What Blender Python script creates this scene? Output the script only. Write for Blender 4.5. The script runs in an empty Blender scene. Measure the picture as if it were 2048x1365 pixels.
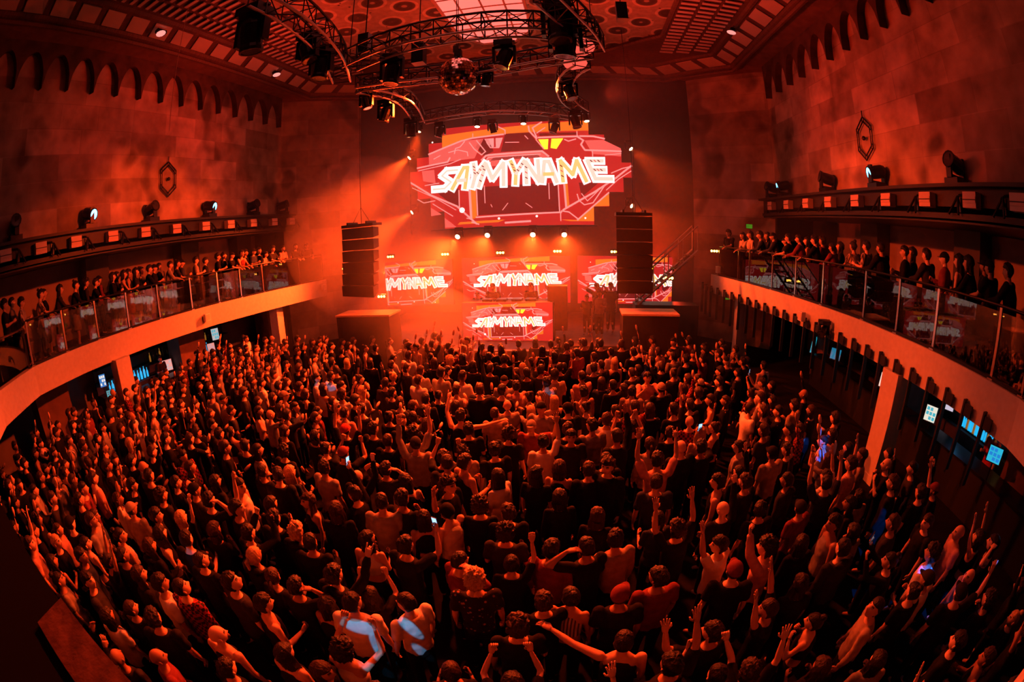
import bpy, bmesh, math, random
import numpy as np
from mathutils import Vector, Matrix, noise
random.seed(7); rng = np.random.default_rng(7)
C = bpy.context.scene.collection
PI = math.pi
# ------------------------------------------------------------------ camera model (a 16 mm full-frame fisheye on the rear balcony)
CAM = np.array([2.7, 0.0, 5.0]); FP = 915.0
_up = -np.array([0.0311, -1, -0.2483]); _up /= np.linalg.norm(_up)
_fw = np.array([0.15, 0, -1.0]); _fw -= _fw.dot(_up)*_up; _fw /= np.linalg.norm(_fw)
MW = np.array([np.cross(_fw, _up), _fw, _up])
def ray(px, py):
    x = px-1024.0; y = -(py-682.5); r = math.hypot(x, y) or 1e-9
    t = 2*math.asin(min(r/(2*FP), .99999))
    return MW @ np.array([x/r*math.sin(t), y/r*math.sin(t), -math.cos(t)])
def atz(px, py, z): v = ray(px, py); return CAM + v*((z-5.0)/v[2])
def aty(px, py, y): v = ray(px, py); return CAM + v*(y/v[1])
def atx(px, py, x): v = ray(px, py); return CAM + v*((x-2.7)/v[0])
def proj(P):
    v = np.array(P, float)-CAM; v /= np.linalg.norm(v); c = MW.T @ v
    t = math.acos(max(-1, min(1, -c[2]))); r = 2*FP*math.sin(t/2); s = math.hypot(c[0], c[1]) or 1e-9
    return 1024+c[0]/s*r, 682.5-c[1]/s*r
cd = bpy.data.cameras.new('camera'); cam = bpy.data.objects.new('camera', cd); C.objects.link(cam)
cd.type = 'PANO'; cd.sensor_width = 36; cd.sensor_fit = 'HORIZONTAL'; cd.clip_start = .05; cd.clip_end = 200
try:
    cd.panorama_type = 'FISHEYE_EQUISOLID'; cd.fisheye_lens = FP/2048*36; cd.fisheye_fov = PI
except Exception:
    cd.cycles.panorama_type = 'FISHEYE_EQUISOLID'; cd.cycles.fisheye_lens = FP/2048*36; cd.cycles.fisheye_fov = PI
m4 = Matrix.Identity(4)
for i in range(3):
    for j in range(3): m4[i][j] = MW[i][j]
m4.translation = Vector(CAM); cam.matrix_world = m4
bpy.context.scene.camera = cam
vs = bpy.context.scene.view_settings
bpy.context.scene.display_settings.display_device = 'sRGB'
vs.view_transform = 'Standard'; vs.look = 'None'; vs.gamma = 1; vs.use_curve_mapping = False; vs.exposure = 0.0
cy = bpy.context.scene.cycles
for k_, v_ in dict(max_bounces=4, diffuse_bounces=1, glossy_bounces=2, transmission_bounces=2, transparent_max_bounces=10, volume_bounces=0, caustics_reflective=False, caustics_refractive=False, sample_clamp_indirect=3.0, use_denoising=True, use_adaptive_sampling=True, adaptive_min_samples=16, adaptive_threshold=.045).items():
    try: setattr(cy, k_, v_)
    except Exception: pass
# ------------------------------------------------------------------ materials
MATS = {}
def mat(name, col=(.5, .5, .5), rough=.6, metal=0., emis=None, es=0., spec=.5, alpha=None):
    if name in MATS: return MATS[name]
    m = bpy.data.materials.new(name); m.use_nodes = True; nt = m.node_tree; b = nt.nodes['Principled BSDF']
    b.inputs['Base Color'].default_value = (*col, 1); b.inputs['Roughness'].default_value = rough
    b.inputs['Metallic'].default_value = metal; b.inputs['Specular IOR Level'].default_value = spec
    if emis: b.inputs['Emission Color'].default_value = (*emis, 1); b.inputs['Emission Strength'].default_value = es
    MATS[name] = m; return m
def noisy(name, c1, c2, scale=6., rough=.7, bump=.2, detail=4., spec=.3, metal=0., stretch=(1, 1, 1)):
    """two tones of the same stuff mixed by noise, with a matching bump"""
    if name in MATS: return MATS[name]
    m = mat(name, c1, rough, metal, spec=spec); nt = m.node_tree; N = nt.nodes; L = nt.links; b = N['Principled BSDF']
    tc = N.new('ShaderNodeTexCoord'); mp = N.new('ShaderNodeMapping'); mp.inputs['Scale'].default_value = stretch
    no = N.new('ShaderNodeTexNoise'); no.inputs['Scale'].default_value = scale; no.inputs['Detail'].default_value = detail
    mx = N.new('ShaderNodeMix'); mx.data_type = 'RGBA'; mx.inputs[6].default_value = (*c1, 1); mx.inputs[7].default_value = (*c2, 1)
    cr = N.new('ShaderNodeMapRange'); cr.inputs[1].default_value = .35; cr.inputs[2].default_value = .65
    L.new(tc.outputs['Object'], mp.inputs[0]); L.new(mp.outputs[0], no.inputs['Vector']); L.new(no.outputs[0], cr.inputs[0])
    L.new(cr.outputs[0], mx.inputs[0]); L.new(mx.outputs[2], b.inputs['Base Color'])
    bp = N.new('ShaderNodeBump'); bp.inputs['Strength'].default_value = bump; bp.inputs['Distance'].default_value = .02
    L.new(no.outputs[0], bp.inputs['Height']); L.new(bp.outputs[0], b.inputs['Normal'])
    return m
def stone_mat():
    m = mat('stone_block_wall', (.5, .42, .36), .85, spec=.2); nt = m.node_tree; N = nt.nodes; L = nt.links; b = N['Principled BSDF']
    g = N.new('ShaderNodeNewGeometry'); sx = N.new('ShaderNodeSeparateXYZ'); cx = N.new('ShaderNodeCombineXYZ'); L.new(g.outputs['Position'], sx.inputs[0])
    ad = N.new('ShaderNodeMath'); ad.operation = 'ADD'
    n0 = N.new('ShaderNodeTexNoise'); n0.inputs['Scale'].default_value = .35; mu = N.new('ShaderNodeMath'); mu.operation = 'MULTIPLY_ADD'; mu.inputs[1].default_value = .5
    L.new(sx.outputs['Y'], ad.inputs[0]); L.new(sx.outputs['X'], ad.inputs[1]); L.new(ad.outputs[0], cx.inputs[0]); L.new(sx.outputs['Z'], cx.inputs[1])
    br = N.new('ShaderNodeTexBrick'); br.inputs['Scale'].default_value = 1.; br.inputs['Brick Width'].default_value = 2.3; br.inputs['Row Height'].default_value = .82
    br.inputs['Color1'].default_value = (.62, .50, .42, 1); br.inputs['Color2'].default_value = (.30, .24, .20, 1); br.inputs['Mortar'].default_value = (.40, .32, .27, 1)
    br.inputs['Mortar Size'].default_value = .012; br.offset = .37; br.squash = .72; br.squash_frequency = 3; br.inputs['Bias'].default_value = .0
    L.new(cx.outputs[0], br.inputs['Vector'])
    n1 = N.new('ShaderNodeTexNoise'); n1.inputs['Scale'].default_value = 1.1; n1.inputs['Detail'].default_value = 6; L.new(g.outputs['Position'], n1.inputs['Vector'])
    r1 = N.new('ShaderNodeMapRange'); r1.inputs[1].default_value = .3; r1.inputs[2].default_value = .72; r1.inputs[3].default_value = .5; r1.inputs[4].default_value = 1.25; L.new(n1.outputs[0], r1.inputs[0])
    v = N.new('ShaderNodeTexNoise'); v.inputs['Scale'].default_value = .75; v.inputs['Detail'].default_value = 1; L.new(g.outputs['Position'], v.inputs['Vector'])
    r2 = N.new('ShaderNodeMapRange'); r2.inputs[1].default_value = .60; r2.inputs[2].default_value = .70; r2.inputs[3].default_value = 1; r2.inputs[4].default_value = .45; L.new(v.outputs[0], r2.inputs[0])
    mm = N.new('ShaderNodeMath'); mm.operation = 'MULTIPLY'; L.new(r1.outputs[0], mm.inputs[0]); L.new(r2.outputs[0], mm.inputs[1])
    mx = N.new('ShaderNodeMix'); mx.data_type = 'RGBA'; mx.blend_type = 'MULTIPLY'; mx.inputs[0].default_value = 1
    L.new(br.outputs['Color'], mx.inputs[6]); L.new(mm.outputs[0], mx.inputs[7]); L.new(mx.outputs[2], b.inputs['Base Color'])
    bp = N.new('ShaderNodeBump'); bp.inputs['Strength'].default_value = .5; bp.inputs['Distance'].default_value = .03; L.new(n1.outputs[0], bp.inputs['Height']); L.new(bp.outputs[0], b.inputs['Normal'])
    return m
def ornate_mat():
    """painted ceiling: rows of dark round rosettes with rings, on a pale field"""
    m = mat('painted_ceiling', (.6, .45, .3), .8, spec=.2); nt = m.node_tree; N = nt.nodes; L = nt.links; b = N['Principled BSDF']
    g = N.new('ShaderNodeNewGeometry')
    def rings(scale, loc, rot, stops, rnd=.0):
        mp = N.new('ShaderNodeMapping'); mp.inputs['Scale'].default_value = (scale, scale, 0); mp.inputs['Location'].default_value = loc; mp.inputs['Rotation'].default_value = (0, 0, rot)
        vo = N.new('ShaderNodeTexVoronoi'); vo.inputs['Randomness'].default_value = rnd; vo.inputs['Scale'].default_value = 1
        L.new(g.outputs['Position'], mp.inputs[0]); L.new(mp.outputs[0], vo.inputs['Vector'])
        cr = N.new('ShaderNodeValToRGB'); e = cr.color_ramp.elements; cr.color_ramp.interpolation = 'LINEAR'
        e[0].position = stops[0][0]; e[0].color = (*[stops[0][1]]*3, 1); e[1].position = stops[-1][0]; e[1].color = (*[stops[-1][1]]*3, 1)
        for p, v in stops[1:-1]: q = e.new(p); q.color = (v, v, v, 1)
        L.new(vo.outputs['Distance'], cr.inputs[0]); return cr
    a = rings(.80, (0, 0, 0), PI/4, [(0, .65), (.07, .6), (.09, .16), (.2, .12), (.29, .2), (.31, .9), (.38, .95), (.40, .6), (.7, .62)], .12)
    c = rings(2.9, (.3, .1, 0), .3, [(0, .15), (.1, .2), (.15, 1), (1, 1)], .9)
    no = N.new('ShaderNodeTexNoise'); no.inputs['Scale'].default_value = 5; L.new(g.outputs['Position'], no.inputs['Vector'])
    r = N.new('ShaderNodeMapRange'); r.inputs[3].default_value = .6; r.inputs[4].default_value = 1.3; L.new(no.outputs[0], r.inputs[0])
    x1 = N.new('ShaderNodeMix'); x1.data_type = 'RGBA'; x1.blend_type = 'MULTIPLY'; x1.inputs[0].default_value = 1; L.new(a.outputs[0], x1.inputs[6]); L.new(c.outputs[0], x1.inputs[7])
    x2 = N.new('ShaderNodeMix'); x2.data_type = 'RGBA'; x2.blend_type = 'MULTIPLY'; x2.inputs[0].default_value = 1; L.new(x1.outputs[2], x2.inputs[6]); L.new(r.outputs[0], x2.inputs[7])
    x3 = N.new('ShaderNodeMix'); x3.data_type = 'RGBA'; x3.blend_type = 'MULTIPLY'; x3.inputs[0].default_value = 1; L.new(x2.outputs[2], x3.inputs[6]); x3.inputs[7].default_value = (.62, .44, .28, 1)
    L.new(x3.outputs[2], b.inputs['Base Color']); return m
M_STONE = stone_mat(); M_ORN = ornate_mat()
M_PLASTER = noisy('pale_plaster', (.62, .58, .54), (.56, .52, .48), 9, .8, .15)
M_DARKWALL = noisy('dark_wall', (.05, .042, .04), (.035, .03, .028), 3, .8, .1)
M_WOOD = noisy('dark_wood', (.16, .09, .06), (.09, .05, .035), 5, .6, .25, stretch=(1, 8, 1))
M_PANEL = noisy('brown_panel', (.22, .12, .09), (.16, .09, .07), 3, .6, .1)
M_FLOOR = noisy('club_floor', (.010, .009, .009), (.007, .006, .006), 4, .85, .05, spec=.08)
M_BLACK = mat('black_paint', (.012, .012, .012), .55); M_BLACKM = mat('black_metal', (.02, .02, .022), .35, .6)
M_STEEL = mat('brushed_steel', (.55, .5, .47), .25, 1.); M_TRUSS = mat('truss_tube', (.03, .03, .032), .45, .6)
M_TRUSSL = mat('truss_tube_bare', (.30, .29, .29), .4, .8)  # paler tone for the lower truss chords and the stair rails
M_CREAM = mat('cream_panel', (.62, .52, .44), .6); M_GREY = mat('grey_casing', (.35, .35, .35), .5)
M_WHITE = mat('white_casing', (.8, .8, .8), .5)
M_CLOTHGRILLE = noisy('speaker_grille', (.03, .02, .018), (.018, .012, .01), 60, .7, .3)
M_SUBTOP = noisy('sub_top', (.85, .55, .32), (.7, .45, .26), 4, .6, .1)  # pale orange puts the light on these tops into the colour
# ------------------------------------------------------------------ mesh helpers
class MB:
    def __init__(s): s.v = []; s.f = []; s.m = []
    def add(s, vs, fs, mi=0):
        o = len(s.v); s.v += [tuple(p) for p in vs]; s.f += [tuple(i+o for i in f) for f in fs]; s.m += [mi]*len(fs); return s
    def box(s, c, d, rz=0, mi=0, R=None):
        hx, hy, hz = d[0]/2, d[1]/2, d[2]/2
        P = [Vector((x*hx, y*hy, z*hz)) for x in (-1, 1) for y in (-1, 1) for z in (-1, 1)]
        if R is None: R = Matrix.Rotation(rz, 3, 'Z')
        P = [R @ p + Vector(c) for p in P]
        return s.add(P, [(0, 1, 3, 2), (4, 6, 7, 5), (0, 4, 5, 1), (2, 3, 7, 6), (0, 2, 6, 4), (1, 5, 7, 3)], mi)
    def tube(s, pts, r, n=6, mi=0, cap=True):
        pts = [Vector(p) for p in pts]; rs = r if isinstance(r, (list, tuple)) else [r]*len(pts); rings = []
        ref = Vector((0, 0, 1)); o = len(s.v); V = []
        for i, p in enumerate(pts):
            t = (pts[min(i+1, len(pts)-1)]-pts[max(i-1, 0)])
            if t.length < 1e-9: t = Vector((0, 0, 1))
            t.normalize()
            if abs(t.dot(ref)) > .95: ref = Vector((1, 0, 0)) if abs(t.x) < .8 else Vector((0, 1, 0))
            a = t.cross(ref).normalized(); b = t.cross(a)
            V += [p + (a*math.cos(2*PI*k/n)+b*math.sin(2*PI*k/n))*rs[i] for k in range(n)]
        F = []
        for i in range(len(pts)-1):
            for k in range(n): F.append((i*n+k, i*n+(k+1) % n, (i+1)*n+(k+1) % n, (i+1)*n+k))
        if cap: F.append(tuple(range(n-1, -1, -1))); F.append(tuple((len(pts)-1)*n+k for k in range(n)))
        return s.add(V, F, mi)
    def sph(s, c, r, nu=10, nv=7, mi=0):
        r = r if isinstance(r, (list, tuple)) else (r, r, r); V = [(c[0], c[1], c[2]+r[2])]; F = []
        for j in range(1, nv):
            for i in range(nu):
                t = PI*j/nv; p = 2*PI*i/nu; V.append((c[0]+r[0]*math.sin(t)*math.cos(p), c[1]+r[1]*math.sin(t)*math.sin(p), c[2]+r[2]*math.cos(t)))
        V.append((c[0], c[1], c[2]-r[2]))
        for i in range(nu): F.append((0, 1+i, 1+(i+1) % nu)); F.append((len(V)-1, 1+(nv-2)*nu+(i+1) % nu, 1+(nv-2)*nu+i))
        for j in range(nv-2):
            for i in range(nu): F.append((1+j*nu+i, 1+(j+1)*nu+i, 1+(j+1)*nu+(i+1) % nu, 1+j*nu+(i+1) % nu))
        return s.add(V, F, mi)
    def prism(s, poly, h0, h1, mi=0):  # xy polygon between two heights
        n = len(poly); V = [(p[0], p[1], h0) for p in poly]+[(p[0], p[1], h1) for p in poly]
        F = [tuple(range(n-1, -1, -1)), tuple(range(n, 2*n))]+[(i, (i+1) % n, n+(i+1) % n, n+i) for i in range(n)]
        return s.add(V, F, mi)
    def lathe(s, prof, c=(0, 0, 0), n=12, mi=0):
        V = []; F = []
        for r, z in prof: V += [(c[0]+r*math.cos(2*PI*k/n), c[1]+r*math.sin(2*PI*k/n), c[2]+z) for k in range(n)]
        for i in range(len(prof)-1):
            for k in range(n): F.append((i*n+k, i*n+(k+1) % n, (i+1)*n+(k+1) % n, (i+1)*n+k))
        F.append(tuple(range(n-1, -1, -1))); F.append(tuple((len(prof)-1)*n+k for k in range(n)))
        return s.add(V, F, mi)
    def mesh(s, name, mats, smooth=False):
        me = bpy.data.meshes.new(name); me.from_pydata(s.v, [], s.f)
        for m in (mats if isinstance(mats, (list, tuple)) else [mats]): me.materials.append(m)
        me.polygons.foreach_set('material_index', s.m)
        if smooth: me.polygons.foreach_set('use_smooth', [True]*len(s.f))
        me.validate(); me.update(); return me
    def build(s, name, mats, parent=None, smooth=False, label=None):
        o = bpy.data.objects.new(name, s.mesh(name, mats, smooth)); C.objects.link(o)
        if parent: o.parent = parent
        if label: o['label'] = label
        return o
def tag(o, label=None, cat=None, group=None, kind=None):
    if label: o['label'] = label
    if cat: o['category'] = cat
    if group: o['group'] = group
    if kind: o['kind'] = kind
    return o
def empty(name, loc=(0, 0, 0), rz=0, label=None, cat=None, group=None):
    o = bpy.data.objects.new(name, None); C.objects.link(o); o.location = loc; o.rotation_euler = (0, 0, rz); o.empty_display_size = .1
    return tag(o, label, cat, group)
def struct(o, label=None): o['kind'] = 'structure'; return tag(o, label)
KIDS = {}
def copy_tree(o, parent=None):
    c = o.copy(); C.objects.link(c); c.parent = parent
    for k in [x for x in o.children]: copy_tree(k, c)
    return c
def look(frm, to, roll=0):
    d = (Vector(to)-Vector(frm)); q = d.to_track_quat('-Z', 'Y'); return q.to_matrix().to_3x3()
# ------------------------------------------------------------------ the setting
HL = [(-10.1, 3.95), (-10.45, 6.0), (-10.55, 9.0), (-10.3, 12.0), (-9.6, 15.3), (-8.9, 18.6)]    # left balcony edge in plan
HR = [(9.45, 3.7), (9.55, 6.0), (9.5, 9.0), (9.25, 12.0), (8.8, 15.0), (8.2, 18.4)]
REAR = [(-10.1, 3.95), (-8.6, 2.2), (-7.0, 1.32), (-5.0, .78), (-2.5, .38), (.7, .05), (4.0, .05), (7.6, .7), (9.0, 2.3), (9.45, 3.7)]
FZ, FB = 3.2, 2.5          # balcony floor, underside of its edge beam
def ribbon(mb, pts, z0, z1, th, side, mi=0):
    """an upright band following a plan polyline, th thick towards side"""
    P = [Vector((x, y, 0)) for x, y in pts]; off = []
    for i, p in enumerate(P):
        t = (P[min(i+1, len(P)-1)]-P[max(i-1, 0)]).normalized(); nrm = Vector((t.y, -t.x, 0))*side*th; off.append(p+nrm)
    n = len(P); V = [(p.x, p.y, z0) for p in P]+[(p.x, p.y, z1) for p in P]+[(p.x, p.y, z0) for p in off]+[(p.x, p.y, z1) for p in off]; F = []
    for i in range(n-1):
        F += [(i, i+1, n+i+1, n+i), (2*n+i+1, 2*n+i, 3*n+i, 3*n+i+1), (n+i, n+i+1, 3*n+i+1, 3*n+i), (i+1, i, 2*n+i, 2*n+i+1)]
    F += [(0, n, 3*n, 2*n), (n-1, 3*n-1, 4*n-1, 2*n-1)]
    return mb.add(V, F, mi)
def along(pts, s):
    """point and tangent at arclength s on a plan polyline"""
    for i in range(len(pts)-1):
        a, b = Vector(pts[i]), Vector(pts[i+1]); L = (b-a).length
        if s <= L or i == len(pts)-2: t = (b-a)/L; return a+t*s, t
        s -= L
def aty_poly(pts, y):
    for a, b in zip(pts, pts[1:]):
        if min(a[1], b[1])-1e-6 <= y <= max(a[1], b[1])+1e-6:
            k = (y-a[1])/(b[1]-a[1]); return a[0]+(b[0]-a[0])*k
    return pts[-1][0] if y > pts[-1][1] else pts[0][0]
struct(MB().box((0, 9, -.1), (34, 32, .2)).build('floor', M_FLOOR))
# stone upper side walls with a ledge, then the canted corner walls and the end wall
OCT = [(-11.3, -4.2), (-11.3, 18.6), (-8.2, 21.4), (8.2, 21.4), (11.3, 18.6), (11.3, -4.2)]
def wall(name, a, b, z0, z1, m, th=.3):
    a = Vector((*a, 0)); b = Vector((*b, 0)); d = b-a; L = d.length; c = (a+b)/2; nrm = Vector((-d.y, d.x, 0)).normalized()*th/2
    mb = MB().box((c.x+nrm.x, c.y+nrm.y, (z0+z1)/2), (L+.02, th, z1-z0), math.atan2(d.y, d.x)); return struct(mb.build(name, m))
wall('wall_left', OCT[0], OCT[1], 6.1, 12.6, M_STONE)
wall('wall_far_left', OCT[1], OCT[2], 0, 12.6, M_STONE); wall('wall_far', OCT[2], OCT[3], 0, 12.6, M_DARKWALL)
wall('wall_far_right', OCT[3], OCT[4], 0, 12.6, M_STONE); wall('wall_right', OCT[4], OCT[5], 6.1, 12.6, M_STONE)
wall('wall_rear', (11.3, -4.0), (-11.3, -4.0), 0, 12.6, M_DARKWALL)
for s, nm in ((-1, 'left'), (1, 'right')):
    mb = MB(); mb.box((s*13.65, 7.3, 3.1), (.3, 23, 6.4)); struct(mb.build('wall_%s_recess' % nm, M_PLASTER if False else noisy('recess_wall', (.30, .24, .24), (.25, .2, .2), 2, .8, .1)))
    # soffit over the balcony and its black beam carrying the ledge
    mb = MB(); mb.box((s*12.2, 7.2, 5.95), (2.9, 22.9, .3)); struct(mb.build('ceiling_over_%s_balcony' % nm, M_BLACK))
    mb = MB(); mb.box((s*11.0, 7.2, 6.12), (.5, 22.9, .72)); mb.box((s*10.9, 7.2, 6.52), (.8, 22.9, .08)); mb.box((s*10.72, 7.2, 5.9), (.06, 22.9, .12)); struct(mb.build('trim_%d' % (1 if s < 0 else 2), M_BLACK))
    # partitions behind the balcony: dark piers between pale bays
    for k, y in enumerate((2.2, 8.3, 13.4, 17.2)):
        mb = MB(); mb.box((s*13.2, y, 4.5), (.7, 1.1, 2.6)); struct(mb.build('wall_%s_pier_%d' % (nm, k+1), M_BLACK))
    # balcony slab and its plastered edge beam
    E = HL if s < 0 else HR
    poly = [(x+s*.1, y) for x, y in E]+[(s*13.5, 18.6), (s*13.5, 3.0)]
    struct(MB().prism(poly if s > 0 else poly[::-1], 2.75, FZ).build('floor_%s_balcony' % nm, M_FLOOR))
    mb = MB(); ribbon(mb, E, FB, FZ+.06, .28, s); struct(mb.build('beam_%s_balcony' % nm, M_PLASTER))
struct(ribbon(MB(), REAR, FB, FZ+.06, .28, -1*-1).build('beam_rear_balcony', M_PLASTER))
poly = [(x, y-.1) for x, y in REAR]+[(13.5, 3.6), (13.5, -4), (-13.5, -4), (-13.5, 3.85)]
struct(MB().prism(poly, 2.75, FZ).build('floor_rear_balcony', M_FLOOR))
# columns
def column(x, y, w=.5, d=.42):
    mb = MB(); mb.box((x, y, 1.27), (w, d, 2.54)); mb.box((x, y, .1), (w+.06, d+.06, .2)); return mb.build('column', M_PLASTER)
for i, (x, y, w, d, l) in enumerate([(-10.42, 7.4, .45, .6, 'plastered column by the left bar shelf of blue bottles'), (-10.05, 15.85, .45, .45, 'plastered column under the far end of the left balcony'),
        (9.6, 7.45, .45, .6, 'thick plastered column among the hanging fins of the right bar'), (9.0, 16.6, .45, .45, 'plastered column under the far end of the right balcony')]):
    struct(column(x, y, w, d), l)
# recess walls under the balconies (bars stand here)
for s, nm in ((-1, 'left'), (1, 'right')):
    for k, (y, w) in enumerate(((4.9, 1.4), (11.9, 1.5), (17.9, 1.6)) if s < 0 else ((4.2, 1.2), (9.4, .9), (14.5, 1.2))):
        struct(MB().box((s*12.1, y, 1.35), (.86, w, 2.7)).build('wall_%s_bar_%d' % (nm, k+1), M_PANEL))
# ceiling: painted field, dark grille bands, cornice strip of cream panels
CZ = 12.8
struct(MB().box((0, 8.6, CZ+.35), (23.5, 27, .2)).build('ceiling', M_ORN))
def octo(x, y0, y1, c): return [(-x, y0), (-x, y1-c), (-x+c*1.1, y1), (x-c*1.1, y1), (x, y1-c), (x, y0)]
INN, MID, OUT = octo(6.3, -4, 19.2, 2.4), octo(8.7, -4, 20.2, 2.2), octo(9.85, -4, 21.3, 2.5)
def ring_band(mb, A, B, za, zb, mi=0):
    n = len(A)
    for i in range(n-1): mb.add([(*A[i], za), (*A[i+1], za), (*B[i+1], zb), (*B[i], zb)], [(0, 1, 2, 3)], mi)
mb = MB(); ring_band(mb, INN, MID, CZ+.1, CZ, 0); ring_band(mb, INN, INN, CZ+.26, CZ+.1, 0)
for a, b in zip(INN, INN[1:]): mb.tube([(*a, CZ+.1), (*b, CZ+.1)], .1, 6)
for a, b in zip(MID, MID[1:]): mb.tube([(*a, CZ), (*b, CZ)], .11, 6)
struct(mb.build('ceiling_dark_band', M_WOOD))
mb = MB(); ring_band(mb, MID, OUT, CZ-.02, CZ-.12, 0)
for a, b in zip(OUT, OUT[1:]): mb.tube([(*a, CZ-.14), (*b, CZ-.14)], .14, 8); mb.tube([(*a, CZ-.38), (*b, CZ-.38)], .09, 6)
struct(mb.build('ceiling_cornice', M_WOOD))
mb = MB(); ring_band(mb, OUT, octo(11.4, -4, 22.0, 3.0), CZ-.16, CZ-.3, 0); struct(mb.build('ceiling_outer_band', M_PANEL))
# cream panels in the cornice strip and bars of the grilles
mb = MB()
for a0, a1, b0, b1 in [(MID[i], MID[i+1], OUT[i], OUT[i+1]) for i in range(5)]:
    A0, A1, B0, B1 = [Vector((*p, 0)) for p in (a0, a1, b0, b1)]; n = max(1, round((A1-A0).length/1.05))
    for k in range(n):
        f0, f1 = (k+.14)/n, (k+.86)/n; P = []
        for f, g in ((f0, .16), (f1, .16), (f1, .84), (f0, .84)):
            q = (A0.lerp(A1, f)).lerp(B0.lerp(B1, f), g); P.append((q.x, q.y, CZ-.06-.1*g))
        mb.add(P+[(x, y, z+.03) for x, y, z in P], [(3, 2, 1, 0), (4, 5, 6, 7), (0, 1, 5, 4), (1, 2, 6, 5), (2, 3, 7, 6), (3, 0, 4, 7)])
struct(mb.build('ceiling_cornice_panels', M_CREAM))
for s, nm in ((-1, 'left'), (1, 'right')):
    mb = MB()
    y = -1.0
    while y < 18.6:
        lim = 8.45 if y < 17.4 else 8.45-(y-17.4)*1.2
        for k in range(3):
            x = 6.72+k*.68
            if x > lim: continue
            mb.box((s*x, y+.12*(k % 2), CZ+.02-.03*k), (.56, .13, .04))
        y += .34
    struct(mb.build('ceiling_%s_grille_slats' % nm, M_CREAM))
for i, (a, b) in enumerate(((INN[1], MID[1]), (INN[2], MID[2]))): pass
# arcade of small arches under the cornice
def arcade(s):
    mb = MB(); n = 17; w = 1.12; x0 = 10.98; x1 = 11.33; z0, z1 = 11.0, 12.62
    for k in range(-2, n):
        y0 = k*w+.1
        if y0+w > 18.9: break
        pts = [(w*j/16, z0+1.18*math.sin(PI*j/16)**.5) for j in range(17)]
        # front face as strips up to z1, and the arch soffit
        for (a, za), (b, zb) in zip(pts, pts[1:]):
            if b-a > 1e-6: mb.add([(s*x0, y0+a, za), (s*x0, y0+b, zb), (s*x0, y0+b, z1), (s*x0, y0+a, z1)], [(0, 1, 2, 3)])
            mb.add([(s*x0, y0+a, za), (s*x0, y0+b, zb), (s*x1, y0+b, zb+.05), (s*x1, y0+a, za+.05)], [(0, 1, 2, 3)])
    return mb
for s, nm in ((-1, 'left'), (1, 'right')): struct(arcade(s).build('trim_%d' % (3 if s < 0 else 4), noisy('arcade_wood', (.13, .08, .06), (.07, .045, .035), 2, .8, .3)))
# skylight
sk = [(-1.5, 2.0), (-1.5, 15.0), (-1.45, 16.4), (-.75, 17.3), (.55, 17.3), (1.2, 16.4), (1.3, 15.0), (1.3, 2.0)]
sl = empty('skylight', (0, 10, CZ+.1), label='long pink lit skylight of leaded panes in the painted ceiling centre', cat='skylight')
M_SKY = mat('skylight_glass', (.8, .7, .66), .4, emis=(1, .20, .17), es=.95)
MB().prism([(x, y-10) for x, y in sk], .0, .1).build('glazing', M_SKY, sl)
mb = MB()
for i in range(len(sk)):
    a, b = sk[i], sk[(i+1) % len(sk)]; mb.tube([(a[0], a[1]-10, -.02), (b[0], b[1]-10, -.02)], .06, 5)
for x in (-.85, -.1, .65): mb.tube([(x, -8, -.02), (x, 7.1 if abs(x+.1) > .1 else 7.3, -.02)], .035, 4)
for k in range(17): y = 2.6+k*.87; w = 1.45 if y < 16.2 else 1.2; mb.tube([(-w, y-10, -.02), (w-.15, y-10, -.02)], .03, 4)
mb.build('frame', mat('skylight_frame', (.5, .3, .2), .5), sl)
# hexagonal iron ornaments
def hexorn(loc, s, lab):
    t = empty('wall_ornament', loc, 0, lab, 'ornament'); mb = MB(); m2 = MB()
    for R in (.66, .52):
        P = [(0, R*.72*math.sin(a)*1.0, R*1.0*math.cos(a)) for a in [k*PI/3 for k in range(7)]]
        mb.tube([Vector(p) for p in P], .025, 5)
    for k in range(6):
        for da in (-.12, .12):
            a = k*PI/3+da; mb.tube([(0, .5*.72*math.sin(a), .5*math.cos(a)), (0, .62*.72*math.sin(a), .62*math.cos(a))], .016, 4)
    mb.tube([(0, 0, .62), (0, 0, .86)], .02, 5)
    mb.build('iron_frame', M_BLACKM, t); m2.sph((-s*.04, 0, 0), .07, 8, 6).build('boss', M_BLACKM, t)
hexorn((-11.22, 10.9, 8.15), -1, 'hexagonal black iron wall ornament on the stone wall over the left balcony')
hexorn((11.22, 11.2, 8.15), 1, 'hexagonal black iron wall ornament on the stone wall over the right balcony')
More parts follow.
